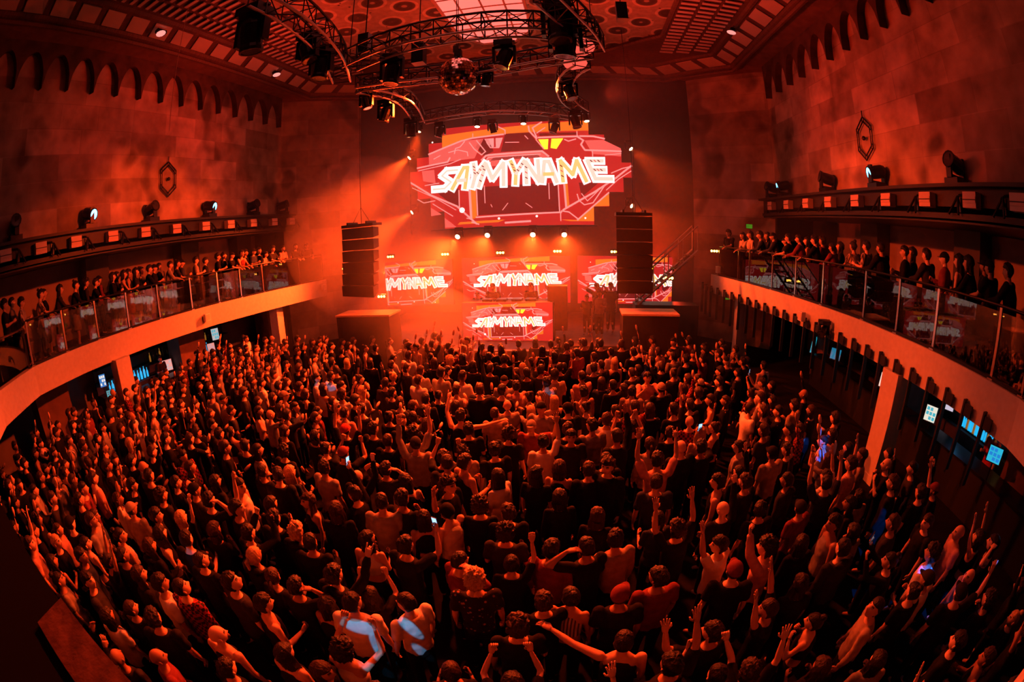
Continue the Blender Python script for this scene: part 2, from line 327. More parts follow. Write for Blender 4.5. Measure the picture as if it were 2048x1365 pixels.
# ------------------------------------------------------------------ balustrades
M_GLASS = bpy.data.materials.new('balustrade_glass'); M_GLASS.use_nodes = True; nt = M_GLASS.node_tree; nt.nodes.clear()
o_ = nt.nodes.new('ShaderNodeOutputMaterial'); mx = nt.nodes.new('ShaderNodeMixShader'); tr = nt.nodes.new('ShaderNodeBsdfTransparent'); gl = nt.nodes.new('ShaderNodeBsdfGlossy'); fr = nt.nodes.new('ShaderNodeFresnel')
tr.inputs[0].default_value = (.80, .78, .78, 1); gl.inputs['Roughness'].default_value = .02; fr.inputs[0].default_value = 1.75
nt.links.new(fr.outputs[0], mx.inputs[0]); nt.links.new(tr.outputs[0], mx.inputs[1]); nt.links.new(gl.outputs[0], mx.inputs[2]); nt.links.new(mx.outputs[0], o_.inputs[0])
def balustrade(E, ys, inset, lab, s, rail=True):
    t = empty('glass_balustrade', (0, 0, FZ+.06), 0, lab, 'balustrade'); P = [(aty_poly(E, y)+s*inset, y) for y in ys]
    for x, y in P:
        m = MB(); m.box((x, y, .58), (.05, .06, 1.16)); m.box((x, y, .015), (.12, .14, .03)); m.build('post', M_STEEL if rail else M_BLACKM, t)
    for a, b in zip(P, P[1:]):
        A = Vector(a); B = Vector(b); d = (B-A).normalized(); A2 = A+d*.05; B2 = B-d*.05; c = (A2+B2)/2
        MB().box((c.x, c.y, .58), ((B2-A2).length, .015, 1.02), math.atan2(d.y, d.x)).build('glass_panel', M_GLASS, t)
    m = MB(); m.tube([(x, y, 1.18) for x, y in P], .028, 8); m.build('handrail', M_BLACKM, t)
    m = MB()
    for a, b in zip(P, P[1:]):
        A = Vector(a); B = Vector(b); c = (A+B)/2; d = B-A; m.box((c.x, c.y, .03), (d.length, .1, .06), math.atan2(d.y, d.x))
    m.build('base_channel', M_BLACKM, t); return t
YL = [3.98, 5.3, 6.75, 8.2, 9.7, 11.2, 12.6, 14.0, 15.5, 17.0, 18.5]
YR = [3.75, 4.55, 5.6, 6.7, 7.9, 9.1, 10.5, 11.9, 13.3, 14.8, 16.4, 18.2]
YL = [max(3.98, round(float(atz(px, py, FZ+.1)[1]), 2)) for px, py in ((69, 733), (145, 702), (218, 677), (286, 655), (351, 635), (403, 617), (455, 603), (505, 592), (547, 582))]+[17.0, 18.5]
YR = sorted([3.75, 4.6]+[round(float(atz(px, py, FZ+.1)[1]), 2) for px, py in ((1840, 696), (1763, 663), (1694, 636), (1642, 608), (1594, 591), (1557, 578), (1523, 566), (1495, 560))]+[17.9])
YL = [y for i, y in enumerate(YL) if i == 0 or y-YL[i-1] > .25]; YR = [y for i, y in enumerate(YR) if i == 0 or y-YR[i-1] > .25]
balustrade(HL, YL, .12, 'glass balustrade with steel posts along the left balcony edge', -1)
balustrade(HR, YR, .12, 'glass balustrade with steel posts along the right balcony edge', 1)
# rear canted balustrade at the left, and the black shelf in front of the camera's place
t = empty('glass_balustrade', (0, 0, FZ+.06), 0, 'short glass balustrade on the canted rear corner beside the left balcony', 'balustrade')
P = [(-10.12, 3.8), (-8.75, 2.2)]
for x, y in P: MB().box((x, y, .5), (.07, .07, 1.0)).build('post', M_BLACKM, t)
A = Vector(P[0]); B = Vector(P[1]); d = (B-A).normalized(); c = (A+B)/2
MB().box((c.x, c.y, .52), ((B-A).length-.1, .015, .85), math.atan2(d.y, d.x)).build('glass_panel', M_GLASS, t)
MB().tube([(*P[0], 1.02), (*P[1], 1.02)], .03, 8).build('handrail', M_STEEL, t)
t = empty('rear_shelf', (0, 0, FZ), 0, 'long dark drinks shelf topping the rear balcony parapet, brown board at one end', 'shelf')
MB().prism([(-4.0, -.9), (1.95, -.9), (1.95, .115), (1.36, .165), (.35, .245), (-4.0, .62)], .94, .985).build('black_top', mat('shelf_black', (.006, .005, .005), .8, spec=.1), t)
MB().prism([(1.375, .035), (1.95, -.03), (1.95, .12), (1.36, .175)], .985, 1.0).build('brown_board', noisy('shelf_board', (.16, .07, .05), (.09, .04, .03), 14, .6, .5), t, label='scuffed brown board')
MB().prism([(-4.0, .56), (1.9, .06), (1.9, .0), (-4.0, .5)], .0, .94).build('parapet_panel', M_BLACK, t)
# ------------------------------------------------------------------ stage, screens
def em(name, col, s): return mat(name, (0, 0, 0), .5, emis=col, es=s)
E_BASE = em('led_red', (1, .022, .022), .62); E_DARK = em('led_dark', (.5, .008, .012), .35); E_ORNG = em('led_orange', (1, .15, .012), 1.25)
E_PINK = em('led_pink', (1, .27, .25), 1.25); E_WHITE = em('led_white', (1, .84, .78), 1.6); E_GOLD = em('led_gold', (1, .52, .16), 1.35); E_CREAM = em('led_cream', (1, .60, .48), 1.35)
E_YEL = em('led_yellow', (1, .62, .02), 1.8); E_ROSE = em('led_rose', (1, .12, .10), 1.0)
ART = [E_BASE, E_DARK, E_ORNG, E_PINK, E_WHITE, E_GOLD, E_YEL, E_ROSE, E_CREAM]
def U(p): return ((p[0]-62)/1853.0, (985-p[1])/875.0)     # the picture on the wall, measured on its own face
POLYS = [(2, [(365, 175), (1575, 112), (1575, 200), (900, 205), (620, 222), (530, 235), (365, 285)]), (2, [(1330, 940), (1470, 945), (1720, 720), (1720, 830), (1595, 835), (1595, 955), (1400, 955)]),
 (7, [(245, 330), (530, 240), (720, 235), (640, 400), (430, 410), (245, 420)]), (1, [(700, 240), (760, 240), (800, 350), (720, 385), (650, 300)]),
 (1, [(900, 205), (1090, 195), (1205, 360), (860, 360)]), (1, [(655, 650), (1315, 640), (1320, 875), (655, 885)]), (7, [(755, 385), (1190, 378), (1290, 470), (690, 480)]), (1, [(800, 405), (1160, 398), (1180, 425), (770, 430)]),
 (1, [(300, 660), (500, 650), (500, 810), (420, 770)]), (1, [(1480, 640), (1640, 640), (1500, 760)]), (2, [(600, 640), (640, 640), (645, 905), (605, 915)]), (7, [(180, 470), (290, 470), (300, 590), (190, 560)]),
 (7, [(1540, 285), (1690, 280), (1830, 350), (1830, 420), (1600, 400)]), (1, [(1180, 215), (1480, 215), (1480, 235), (1180, 240)]),
 (6, [(1168, 268), (1250, 268), (1242, 355), (1210, 355)]), (6, [(1275, 265), (1370, 265), (1312, 355), (1264, 345)]), (3, [(725, 237), (805, 237), (805, 310), (788, 322), (765, 305)]), (3, [(820, 237), (880, 237), (850, 322), (820, 316)]),
 (7, [(250, 795), (345, 860), (250, 868)]), (7, [(370, 890), (470, 975), (370, 975)]), (2, [(1370, 640), (1390, 640), (1400, 830), (1380, 840)]), (2, [(820, 950), (480, 955), (500, 935), (880, 930)])]
LINES = [(14, [(245, 328), (530, 238), (620, 222), (750, 215), (885, 208)]), (14, [(1170, 252), (1490, 250)]), (14, [(1505, 248), (1610, 250), (1700, 270)]), (7, [(630, 182), (630, 222)]), (9, [(830, 130), (900, 172), (900, 208)]),
 (12, [(1093, 150), (1097, 192), (1155, 262)]), (12, [(1200, 118), (1125, 165), (1155, 250)]), (9, [(1225, 168), (1158, 212)]), (16, [(700, 420), (735, 385), (765, 380), (1195, 370), (1245, 415)]), (9, [(712, 460), (755, 402), (1180, 395)]),
 (20, [(590, 640), (597, 912)]), (10, [(648, 640), (652, 885)]), (9, [(1315, 640), (1320, 880)]), (16, [(1363, 640), (1374, 838)]), (13, [(640, 901), (1335, 881)]), (8, [(1328, 885), (1328, 950)]), (14, [(140, 440), (410, 412), (430, 378)]),
 (8, [(150, 465), (430, 430), (520, 400)]), (14, [(1480, 250), (1530, 285), (1510, 320), (1540, 368), (1830, 376)]), (8, [(1482, 208), (1482, 250)]), (15, [(72, 560), (260, 690), (480, 800), (640, 955)]), (7, [(90, 610), (300, 720), (470, 830)]),
 (8, [(135, 715), (190, 750), (290, 738)]), (8, [(270, 765), (440, 880)]), (9, [(500, 665), (500, 810), (535, 838)]), (7, [(715, 640), (717, 785)]), (7, [(1240, 640), (1241, 770)]), (15, [(1910, 495), (1780, 600), (1600, 720), (1350, 862)]),
 (8, [(1905, 540), (1800, 610), (1700, 700)]), (12, [(1462, 945), (1718, 722)]), (9, [(1465, 735), (1478, 785), (1520, 822), (1590, 805), (1690, 660)]), (7, [(1500, 730), (1545, 790), (1600, 740), (1660, 680)]), (10, [(1335, 870), (1395, 880), (1470, 940)]),
 (16, [(880, 956), (1083, 949)]), (6, [(765, 800), (775, 822)]), (6, [(860, 850), (905, 795)]), (6, [(1050, 800), (1100, 838)]), (8, [(290, 375), (345, 350)]), (9, [(560, 245), (520, 290), (480, 300), (470, 345)]), (8, [(420, 330), (500, 315), (580, 340), (585, 375)]),
 (9, [(600, 260), (640, 320), (700, 375), (730, 350)]), (9, [(660, 245), (735, 350)]), (8, [(205, 600), (330, 590)]), (7, [(900, 280), (1010, 285)]), (7, [(1060, 230), (1085, 260)]), (10, [(1380, 275), (1410, 290), (1470, 272)]), (8, [(1600, 380), (1600, 420)]),
 (7, [(1700, 410), (1830, 395)]), (9, [(1745, 560), (1835, 520), (1912, 500)]), (9, [(560, 905), (600, 912)]), (10, [(600, 940), (660, 960)]), (8, [(1150, 270), (1210, 350)]), (8, [(745, 270), (775, 318), (845, 322)])]
DOTS = [(10, (828, 919)), (10, (1136, 910)), (8, (1525, 930)), (8, (280, 225)), (24, (522, 835))]
GLY = {'S': [[(1, .93), (.3, .93), (.12, .70), (.92, .36), (.68, .07), (0, .07)]], 'A': [[(.02, 0), (.34, .93), (.66, .93), (.98, 0)], [(.22, .36), (.8, .36)]], 'Y': [[(0, 1), (.42, .46), (.40, 0)], [(1, 1), (.42, .46)]],
       'M': [[(.0, 0), (.12, .95), (.5, .30), (.88, .95), (1, 0)]], 'N': [[(.02, 0), (.02, .95), (.96, .05), (.98, 1)]], 'E': [[(1, .93), (.04, .93), (.04, .07), (1, .07)], [(.04, .5), (.85, .5)]]}
LOGO = [('S', 268, 455), ('A', 432, 590), ('Y', 560, 712), ('M', 655, 905), ('Y', 905, 1070), ('N', 1040, 1195), ('A', 1165, 1330), ('M', 1330, 1560), ('E', 1585, 1765)]
def stroke(mb, pts, w, mi, lay, f):
    for a, b in zip(pts, pts[1:]):
        a = Vector(a); b = Vector(b); d = (b-a)
        if d.length < 1e-6: continue
        d.normalize(); n = Vector((-d.y, d.x))*w/2; e = d*w*.35; q = [a-e+n, b+e+n, b+e-n, a-e-n]
        mb.add([f(p.x, p.y, lay) for p in q], [(3, 2, 1, 0)], mi)
def outline_steps():
    X = [(365, 1575, 112, 235), (245, 1700, 235, 352), (137, 1832, 352, 470), (62, 1915, 470, 595), (137, 1840, 595, 715), (250, 1720, 715, 835), (368, 1595, 835, 985)]
    L_ = []; R_ = []
    for a, b, t, u in X: L_ += [(a, t), (a, u)]; R_ += [(b, t), (b, u)]
    return L_[::-1]+R_, X
def screen(name, lab, c, w, h, rz, big=False, u0=0., u1=1.):
    """LED wall: black cabinet, lit face, and the picture it shows"""
    t = empty(name, c, rz, lab, 'screen'); rows = outline_steps()[1] if big else None
    mb = MB(); fc = MB()
    if big:
        for a, b, y0, y1 in rows:
            u0, v1 = U((a, y0)); u1, v0 = U((b, y1)); v0 = max(v0, 0); v1 = min(v1, 1)
            mb.box(((u0+u1)/2*w-w/2, .12, (v0+v1)/2*h), ((u1-u0)*w, .2, (v1-v0)*h)); fc.add([((u0-.5)*w, 0, v0*h), ((u1-.5)*w, 0, v0*h), ((u1-.5)*w, 0, v1*h), ((u0-.5)*w, 0, v1*h)], [(0, 1, 2, 3)])
        sx = sz = 1; inside = lambda x, y: next(((a, b) for a, b, t0, t1 in rows if t0 <= y < t1), (368, 1595))
    else:
        mb.box((0, .12, h/2), (w, .2, h)); fc.add([(-w/2, 0, 0), (w/2, 0, 0), (w/2, 0, h), (-w/2, 0, h)], [(0, 1, 2, 3)])
    mb.build('cabinet', M_BLACK, t)
    fc.build('lit_face', E_BASE, t)
    def f(x, y, lay):
        u, v = U((x, y))
        if not big: u = min(max((u-u0)/(u1-u0), .0), 1.0); v = min(max(v, 0), 1)
        return ((u-.5)*w, -.003*lay, v*h)
    art = MB()
    for mi, P in POLYS:
        Q = [f(x, y, 1) for x, y in P]; art.add(Q, [tuple(range(len(Q)))], mi)
    for wd, P in LINES:
        stroke(art, P, wd*(1 if big else 1.2), 3, 2, f)
    for r, (x, y) in DOTS:
        art.add([f(x+r*math.cos(a), y+r*math.sin(a), 3) for a in [k*PI/4 for k in range(8)]], [tuple(range(8))], 4)
    art.build('picture', ART, t)
    # lettering
    lg = MB(); X0, X1 = 268, 1765; xc = 1015
    for ch, a, b in LOGO:
        fx = (a+b)/2; k = (fx-X0)/(X1-X0); bot = 655-k*36; top = 487-min(k*4, 1)*40
        def g(x, y, wst, mi, lay, kk=k, a=a, b=b, bot=bot, top=top):
            return None
        wid = b-a
        for si, st in enumerate(GLY[ch]):
            pts = []
            for (x, y) in st:
                X = a+22+x*(wid-44); Y = bot-y*(bot-top); X = xc+(X-xc)*(1.0-.09*y)+ (1-2*k)*26*(y-.5)+8*(y-.5); pts.append((X, Y))
            stroke(lg, pts, 66, 4, 4+si, f); stroke(lg, pts, 30 if ch != 'S' else 14, 5 if (si+LOGO.index((ch, a, b))) % 3 == 1 else 8, 7+si, f)
            if ch in 'MNYE':
                for q in range(3):
                    p = Vector(pts[0]).lerp(Vector(pts[1]), .25+.25*q); stroke(lg, [(p.x-7, p.y-5), (p.x+7, p.y+6)], 8, 7 if q % 2 else 1, 10, f)
    lg.build('lettering', ART, t)
    return t
screen('led_video_wall', 'big stepped edge LED video wall with white SAYMYNAME lettering high over the stage', (.2, 19.0, 5.17), 9.55, 4.5, 0, True)
screen('led_screen', 'central LED screen with SAYMYNAME lettering behind the DJ booth', (.05, 18.6, 1.97), 4.5, 1.92, 0)
screen('led_screen', 'wing LED screen with SAYMYNAME lettering beside the left hanging speakers', (-4.15, 18.5, 1.92), 3.05, 1.95, .05, False, .30, .97)
screen('led_screen', 'wing LED screen with SAYMYNAME lettering beside the right hanging speakers', (4.55, 18.5, 1.95), 3.9, 1.95, -.05, False, 0., .86)
t = screen('led_screen', 'low LED screen with SAYMYNAME lettering on the DJ booth front above the crowd', (.15, 15.5, 1.12), 3.2, 1.36, 0)
struct(MB().prism([(-5.9, 14.9), (-1.6, 14.9), (-1.6, 14.2), (1.9, 14.2), (1.9, 14.9), (5.9, 14.9), (5.9, 21.2), (-5.9, 21.2)], 0, 1.1).build('floor_stage', noisy('stage_deck', (.20, .12, .10), (.14, .09, .08), 3, .5, .1)))
b = empty('dj_booth', (.15, 16.1, 1.1), label='black DJ booth table with decks and mixer behind its LED front', cat='booth')
MB().box((0, 0, .68), (3.3, .9, 1.36)).build('body', M_BLACK, b); 
for x in (-.75, -.25, .3, .8):
    MB().box((x, -.05, 1.40), (.36, .4, .09)).build('deck', M_BLACKM, b)
MB().box((1.75, .1, 1.1), (.7, .6, 1.6)).build('monitor_stack', M_BLACK, b)
for x, lab in ((-.95, 'black equipment case on the stage beside the left end of the DJ booth'),):
    pass
# sub boxes at the stage wings
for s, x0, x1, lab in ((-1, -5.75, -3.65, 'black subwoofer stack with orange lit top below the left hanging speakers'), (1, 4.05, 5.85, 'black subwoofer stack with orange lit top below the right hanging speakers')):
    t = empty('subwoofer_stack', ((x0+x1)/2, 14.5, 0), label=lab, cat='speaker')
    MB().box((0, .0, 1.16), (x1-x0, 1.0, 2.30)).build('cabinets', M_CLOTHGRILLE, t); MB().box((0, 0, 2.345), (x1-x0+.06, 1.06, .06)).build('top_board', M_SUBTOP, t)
# line arrays
def line_array(x, y, ztop, w, rz, lab, n=6, lean=0.0):
    t = empty('line_array_speaker', (x, y, ztop), rz, lab, 'speaker'); m = MB(); m.box((0, 0, .06), (w, .7, .1)); m.box((-w*.3, 0, .14), (.06, .7, .1)); m.box((w*.3, 0, .14), (.06, .7, .1)); m.build('rigging_frame', M_BLACKM, t)
    z = 0; h = .40; yy = 0
    for k in range(n):
        a = math.radians(1.0+k*1.1)
        R = Matrix.Rotation(a, 3, 'X') @ Matrix.Rotation(lean*(k/n), 3, 'Y'); mm = MB(); hw, hd = w/2, .32
        V = [(-hw, -hd, -h/2+.015), (hw, -hd, -h/2+.015), (hw, -hd, h/2-.015), (-hw, -hd, h/2-.015), (-hw*.8, hd, -h/2+.05), (hw*.8, hd, -h/2+.05), (hw*.8, hd, h/2-.05), (-hw*.8, hd, h/2-.05)]
        V = [R @ Vector(p)+Vector((lean*.5*z, yy, z-h/2)) for p in V]
        mm.add(V, [(0, 1, 2, 3), (5, 4, 7, 6), (1, 5, 6, 2), (4, 0, 3, 7), (3, 2, 6, 7), (4, 5, 1, 0)]); cb = mm.build('speaker_cabinet', M_CLOTHGRILLE, t)
        if k in (0, 4): m2 = MB(); P = [R @ Vector(p)+Vector((lean*.5*z, yy, z-h/2)) for p in [(-hw, -hd-.01, -h/2+.0), (hw, -hd-.01, -h/2+.0), (hw, -hd-.01, -h/2+.02), (-hw, -hd-.01, -h/2+.02)]]; m2.add(P, [(0, 1, 2, 3)]); m2.build('trim_line', M_STEEL, cb)
        z -= h; yy -= .012*k
    m = MB(); m.tube([(0, 0, .1), (0, 0, 6.6)], .012, 5); m.tube([(-w*.3, 0, .1), (0, 0, .7), (w*.3, 0, .1)], .01, 4); m.build('cable', M_BLACKM, t); return t
line_array(-4.72, 14.5, 5.42, 1.28, -.05, 'black hanging line array speaker at the left of the stage', 6, .07)
line_array(4.42, 14.5, 5.42, 1.14, .0, 'black hanging line array speaker at the right of the stage', 6, 0)
# stage stair at the right
st = empty('stage_stair', (6.4, 16.6, 0), 0, 'steel stair with rails climbing right behind the right hanging speakers', 'stair'); m = MB()
for y in (-.4, .4): m.tube([(-1.6, y, 2.3), (.6, y, 4.3)], .05, 5); m.tube([(-1.6, y, 3.2), (.6, y, 5.2)], .03, 5); [m.tube([(-1.6+k*.55, y, 2.3+k*.5), (-1.6+k*.55, y, 3.2+k*.5)], .02, 4) for k in range(5)]
m.build('rails', M_TRUSSL, st); m = MB()
for k in range(8): m.box((-1.45+k*.26, 0, 2.42+k*.24), (.24, .8, .03))
m.build('treads', M_BLACKM, st); MB().box((-.5, 0, 1.15), (2.4, .9, 2.3)).build('support', M_BLACK, st)
# ------------------------------------------------------------------ trusses
def truss(name, lab, pts, w=.42, h=.36, m1=M_TRUSS, seg=.42):
    P = [Vector(p) for p in pts]; Q = [P[0]]
    # resample evenly
    D = [0]
    for a, b in zip(P, P[1:]): D.append(D[-1]+(b-a).length)
    n = max(3, int(D[-1]/seg)); Q = []
    for i in range(n+1):
        s = D[-1]*i/n; j = max(k for k in range(len(D)) if D[k] <= s+1e-9); j = min(j, len(P)-2); Q.append(P[j].lerp(P[j+1], (s-D[j])/max(D[j+1]-D[j], 1e-9)))
    t = empty(name, Q[0], 0, lab, 'truss'); o = Q[0]; ch = [[], [], [], []]
    for i, p in enumerate(Q):
        d = (Q[min(i+1, n)]-Q[max(i-1, 0)]); d.z = 0; d.normalize(); s = Vector((d.y, -d.x, 0))*w/2
        for k, q in enumerate((p+s+Vector((0, 0, h/2)), p-s+Vector((0, 0, h/2)), p-s-Vector((0, 0, h/2)), p+s-Vector((0, 0, h/2)))): ch[k].append(q-o)
    m = MB()
    for c in ch[:2]: m.tube(c, .028, 6)
    m.build('upper_chords', m1, t); m = MB()
    for c in ch[2:]: m.tube(c, .028, 6)
    m.build('lower_chords', M_TRUSSL, t); m = MB()
    for i in range(n+1):
        for a, b in ((0, 1), (1, 2), (2, 3), (3, 0)):
            m.tube([ch[a][i], ch[b][i]], .014, 4, cap=False)
            if i < n: m.tube([ch[a][i], ch[b][i+1]] if i % 2 else [ch[b][i], ch[a][i+1]], .013, 4, cap=False)
    m.build('lattice', m1, t); return t
def arc_px(px, z):
    A = [Vector(atz(x, y, z)) for x, y in px]; out = []
    for i in range(len(A)-1):          # Catmull-Rom through the measured points
        p0, p1, p2, p3 = A[max(i-1, 0)], A[i], A[i+1], A[min(i+2, len(A)-1)]
        for k in range(6):
            u = k/6; out.append(.5*((2*p1)+(-p0+p2)*u+(2*p0-5*p1+4*p2-p3)*u*u+(-p0+3*p1-3*p2+p3)*u**3))
    out.append(A[-1]); return out
truss('curved_truss', 'curved black truss arching over the disco ball from node to node', arc_px([(700, 122), (790, 84), (900, 60), (1010, 48), (1100, 52), (1185, 72)], 9.0), .42, .4)
truss('straight_truss', 'straight truss crossing behind the disco ball below the skylight', arc_px([(715, 168), (930, 142), (1060, 118), (1180, 98)], 9.0), .36, .34)
truss('curved_truss', 'curved truss sweeping from the ceiling corner down to the left truss node', arc_px([(520, -20), (585, 18), (635, 62), (668, 105), (684, 150)], 9.0), .42, .4)
truss('curved_truss', 'short curved truss running back from the left node toward the video wall', arc_px([(720, 172), (770, 180), (815, 200), (838, 238)], 9.0), .38, .3)
truss('curved_truss', 'far curved truss along the top edge of the video wall', arc_px([(845, 236), (920, 222), (1000, 215), (1080, 217), (1150, 228)], 9.0), .40, .34)
truss('curved_truss', 'tight curved truss hooking back from the right node above the video wall', arc_px([(1165, 122), (1138, 140), (1128, 168), (1138, 196), (1165, 215)], 9.0), .40, .3)
truss('curved_truss', 'curved truss rising out of view from the right truss node', arc_px([(1188, 88), (1165, 52), (1130, 18), (1090, -20)], 9.0), .42, .4)
def hang(px, py, z, ztop, name='hanging_cable', lab=''):
    p = atz(px, py, z); return tag(MB().tube([(p[0], p[1], z), (p[0], p[1], ztop)], .012, 5).build(name, M_BLACKM), lab, 'cable')
hang(700, 110, 9.2, 12.8, lab='black hanging cable above the left truss node'); hang(1185, 70, 9.2, 12.8, lab='black hanging cable above the right truss node')
hang(730, 95, 9.2, 12.8, lab='black hanging cable holding the arched truss near its left end')
p = atz(342, 222, 9.2); q = atz(360, 110, 10.9)
tag(MB().tube([(p[0], p[1], 8.6), (p[0], p[1], 12.6)], .01, 5).build('hanging_cable', mat('pale_cord', (.6, .4, .3), .6)), 'pale cord hanging down in front of the left stone wall', 'cable')
# disco ball
pb = np.array([.1, 10.0, 8.75]); t = empty('disco_ball', pb, 0, 'large mirrored disco ball hanging under the arched truss', 'disco ball')
M_MIRR = mat('mirror_tiles', (.85, .8, .78), .06, 1.0)
m = MB(); R_ = .48; nb = 22
for j in range(1, nb):
    t0 = PI*(j-.44)/nb; t1 = PI*(j+.44)/nb; nn = max(4, int(44*math.sin(PI*j/nb)))
    for i in range(nn):
        a0 = 2*PI*(i+.06)/nn; a1 = 2*PI*(i+.94)/nn; jx, jy = random.uniform(-.05, .05), random.uniform(-.05, .05)
        Q = [Vector((R_*math.sin(tt)*math.cos(a), R_*math.sin(tt)*math.sin(a), R_*math.cos(tt))) for tt, a in ((t0, a0), (t1, a0), (t1, a1), (t0, a1))]; c_ = sum(Q, Vector())/4
        T = Matrix.Rotation(jx*1.6, 3, c_.cross(Vector((0, 0, 1))).normalized()) @ Matrix.Rotation(jy*1.6, 3, Vector((0, 0, 1))); m.add([c_+T @ (q-c_) for q in Q], [(0, 1, 2, 3)])
m.build('mirror_tiles', M_MIRR, t); MB().sph((0, 0, 0), .465, 20, 14).build('core', M_BLACK, t)
m = MB(); m.box((0, 0, .62), (.16, .16, .2)); m.tube([(0, 0, .45), (0, 0, .55)], .03, 6); m.build('motor', M_BLACKM, t); MB().tube([(0, 0, .7), (0, 0, 4.0)], .01, 5).build('cable', M_BLACKM, t)
# ------------------------------------------------------------------ fixtures
def lens_mat(k, col, s): return em('lens_'+k, col, s)
L_HOT = lens_mat('hot', (1, .42, .16), 60); L_RED = lens_mat('red', (1, .10, .05), 3); L_OFF = mat('lens_off', (.05, .05, .06), .1, spec=.8); L_CYAN = lens_mat('cyan', (.10, .55, 1), 9); L_AMB = lens_mat('amber', (1, .45, .06), 22)
def moving_head(loc, aim, lab, lens=L_OFF, up=False, sc=1.0, group=None, cat='stage light'):
    """base box, two-arm yoke and a lamp head pointed at aim; up: it stands, otherwise it hangs"""
    t = empty('moving_head_light', loc, 0, lab, cat, group); s = 1 if up else -1; t.scale = (sc, sc, sc)
    m = MB(); m.box((0, 0, s*.06), (.34, .34, .12)); m.box((0, 0, s*.0), (.4, .06, .03)); m.build('base', M_BLACKM, t)
    m = MB()
    for x in (-.19, .19): m.box((x, 0, s*.3), (.05, .12, .36))
    m.box((0, 0, s*.14), (.42, .12, .05)); m.build('yoke', M_BLACKM, t)
    c = Vector((0, 0, s*.36)); R = look(Vector(loc)+c, aim); h = MB()
    prof = [(.0, .2), (.11, .19), (.14, .12), (.14, -.02), (.13, -.14), (.145, -.18), (.145, -.22), (.12, -.22)]
    n = 12; V = []
    for r, z in prof: V += [c+R @ Vector((r*math.cos(2*PI*k/n), r*math.sin(2*PI*k/n), z)) for k in range(n)]
    h.add(V, [(i*n+k, i*n+(k+1) % n, (i+1)*n+(k+1) % n, (i+1)*n+k) for i in range(len(prof)-1) for k in range(n)]); hd = h.build('head', M_BLACKM, t)
    l = MB(); l.add([c+R @ Vector((.12*math.cos(2*PI*k/n), .12*math.sin(2*PI*k/n), -.215)) for k in range(n)], [tuple(range(n))]); l.build('lens', lens, hd)
    return t
def flood(loc, aim, lab, lens=L_AMB, n=3, w=.34, group=None):
    t = empty('blinder_light', loc, 0, lab, 'stage light', group); R = look(loc, aim); m = MB(); m.box((0, 0, 0), (w, .12, .16), R=R @ Matrix.Rotation(PI/2, 3, 'X')); m.build('housing', M_BLACKM, t)
    for k in range(n):
        l = MB(); c = R @ Vector(((k-(n-1)/2)*w/n, 0, -.07)); r = w/n*.42; l.add([c+R @ Vector((r*math.cos(a), r*math.sin(a), 0)) for a in [2*PI*j/10 for j in range(10)]], [tuple(range(10))]); l.build('lamp', lens, t)
    return t
def spot(name, loc, aim, energy, col, angle=60, blend=.6, size=.12):
    l = bpy.data.lights.new(name, 'SPOT'); l.energy = energy; l.color = col; l.spot_size = math.radians(angle); l.spot_blend = blend; l.shadow_soft_size = size
    o = bpy.data.objects.new(name, l); C.objects.link(o); R = look(loc, aim).to_4x4(); R.translation = Vector(loc); o.matrix_world = R; return o
RED = (1, .038, .006); ORG = (1, .060, .006); BLU = (.02, .35, 1)
# lamps under and around the video wall (position on the wall plane, whether lit hot)
HOT = []
for k, (px, py) in enumerate(((917, 472), (976, 469), (1066, 468), (1128, 468))):
    p = aty(px, py, 17.6); aim = (p[0]-1.8+.8*k, 8.5, 0); moving_head((p[0], 17.7, p[2]+.33), aim, '%s of four bright moving heads under the video wall' % ('leftmost', 'second', 'third', 'rightmost')[k], L_HOT, sc=.8); HOT.append((Vector((p[0], 17.45, p[2]-.05)), aim))
for k, (px, py, w) in enumerate(((823, 313, 'upper lamp at the left edge'), (829, 423, 'lower lamp at the left edge'), (1257, 295, 'upper lamp at the right edge'), (1258, 410, 'lower lamp at the right edge'))):
    p = aty(px, py, 18.7); s = -1 if k < 2 else 1; aim = (p[0]+s*6.5, 13, 1.5); moving_head((p[0], 18.75, p[2]+.3), aim, 'bright moving head, %s of the video wall' % w, L_HOT, sc=.75); HOT.append((Vector((p[0], 18.5, p[2]-.05)), aim))
for k, (px, py, hot, w) in enumerate(((838, 262, 1, 'above its top left corner'), (955, 252, 1, 'above the left part of its top edge'), (1047, 246, 1, 'above the centre of its top edge'), (1172, 241, 1, 'above its top right corner'))):
    p = aty(px, py, 15.0); aim = (p[0]+(-.8, -.4, 0, 1.2)[k], 13.0, 0); moving_head((p[0], 15.0, p[2]+.36), aim, 'lit moving head hung %s of the video wall' % w.replace('its ', 'the '), L_HOT, sc=.7); HOT.append((Vector((p[0], 14.9, p[2])), aim))
for k, (px, py) in enumerate(((782, 513), (891, 508), (1001, 505), (1115, 502), (1229, 503))):
    p = aty(px, py, 18.3); flood(tuple(p), (p[0], 8, 2), '%s amber blinder in the row over the lower screens' % ('first', 'second', 'middle', 'fourth', 'fifth')[k])
for k, (px, py, lab) in enumerate(((693, 537, 'amber blinder beyond the left hanging speaker'), (764, 593, 'amber blinder below the left hanging speaker'), (1338, 556, 'amber blinder beside the right hanging speaker'), (1428, 502, 'amber blinder at the far end of the right balcony rail'))):
    p = aty(px, py, (16.2, 16.0, 16.4, 18.3)[k]); flood(tuple(p), (p[0]*.8, 5, 3), lab)
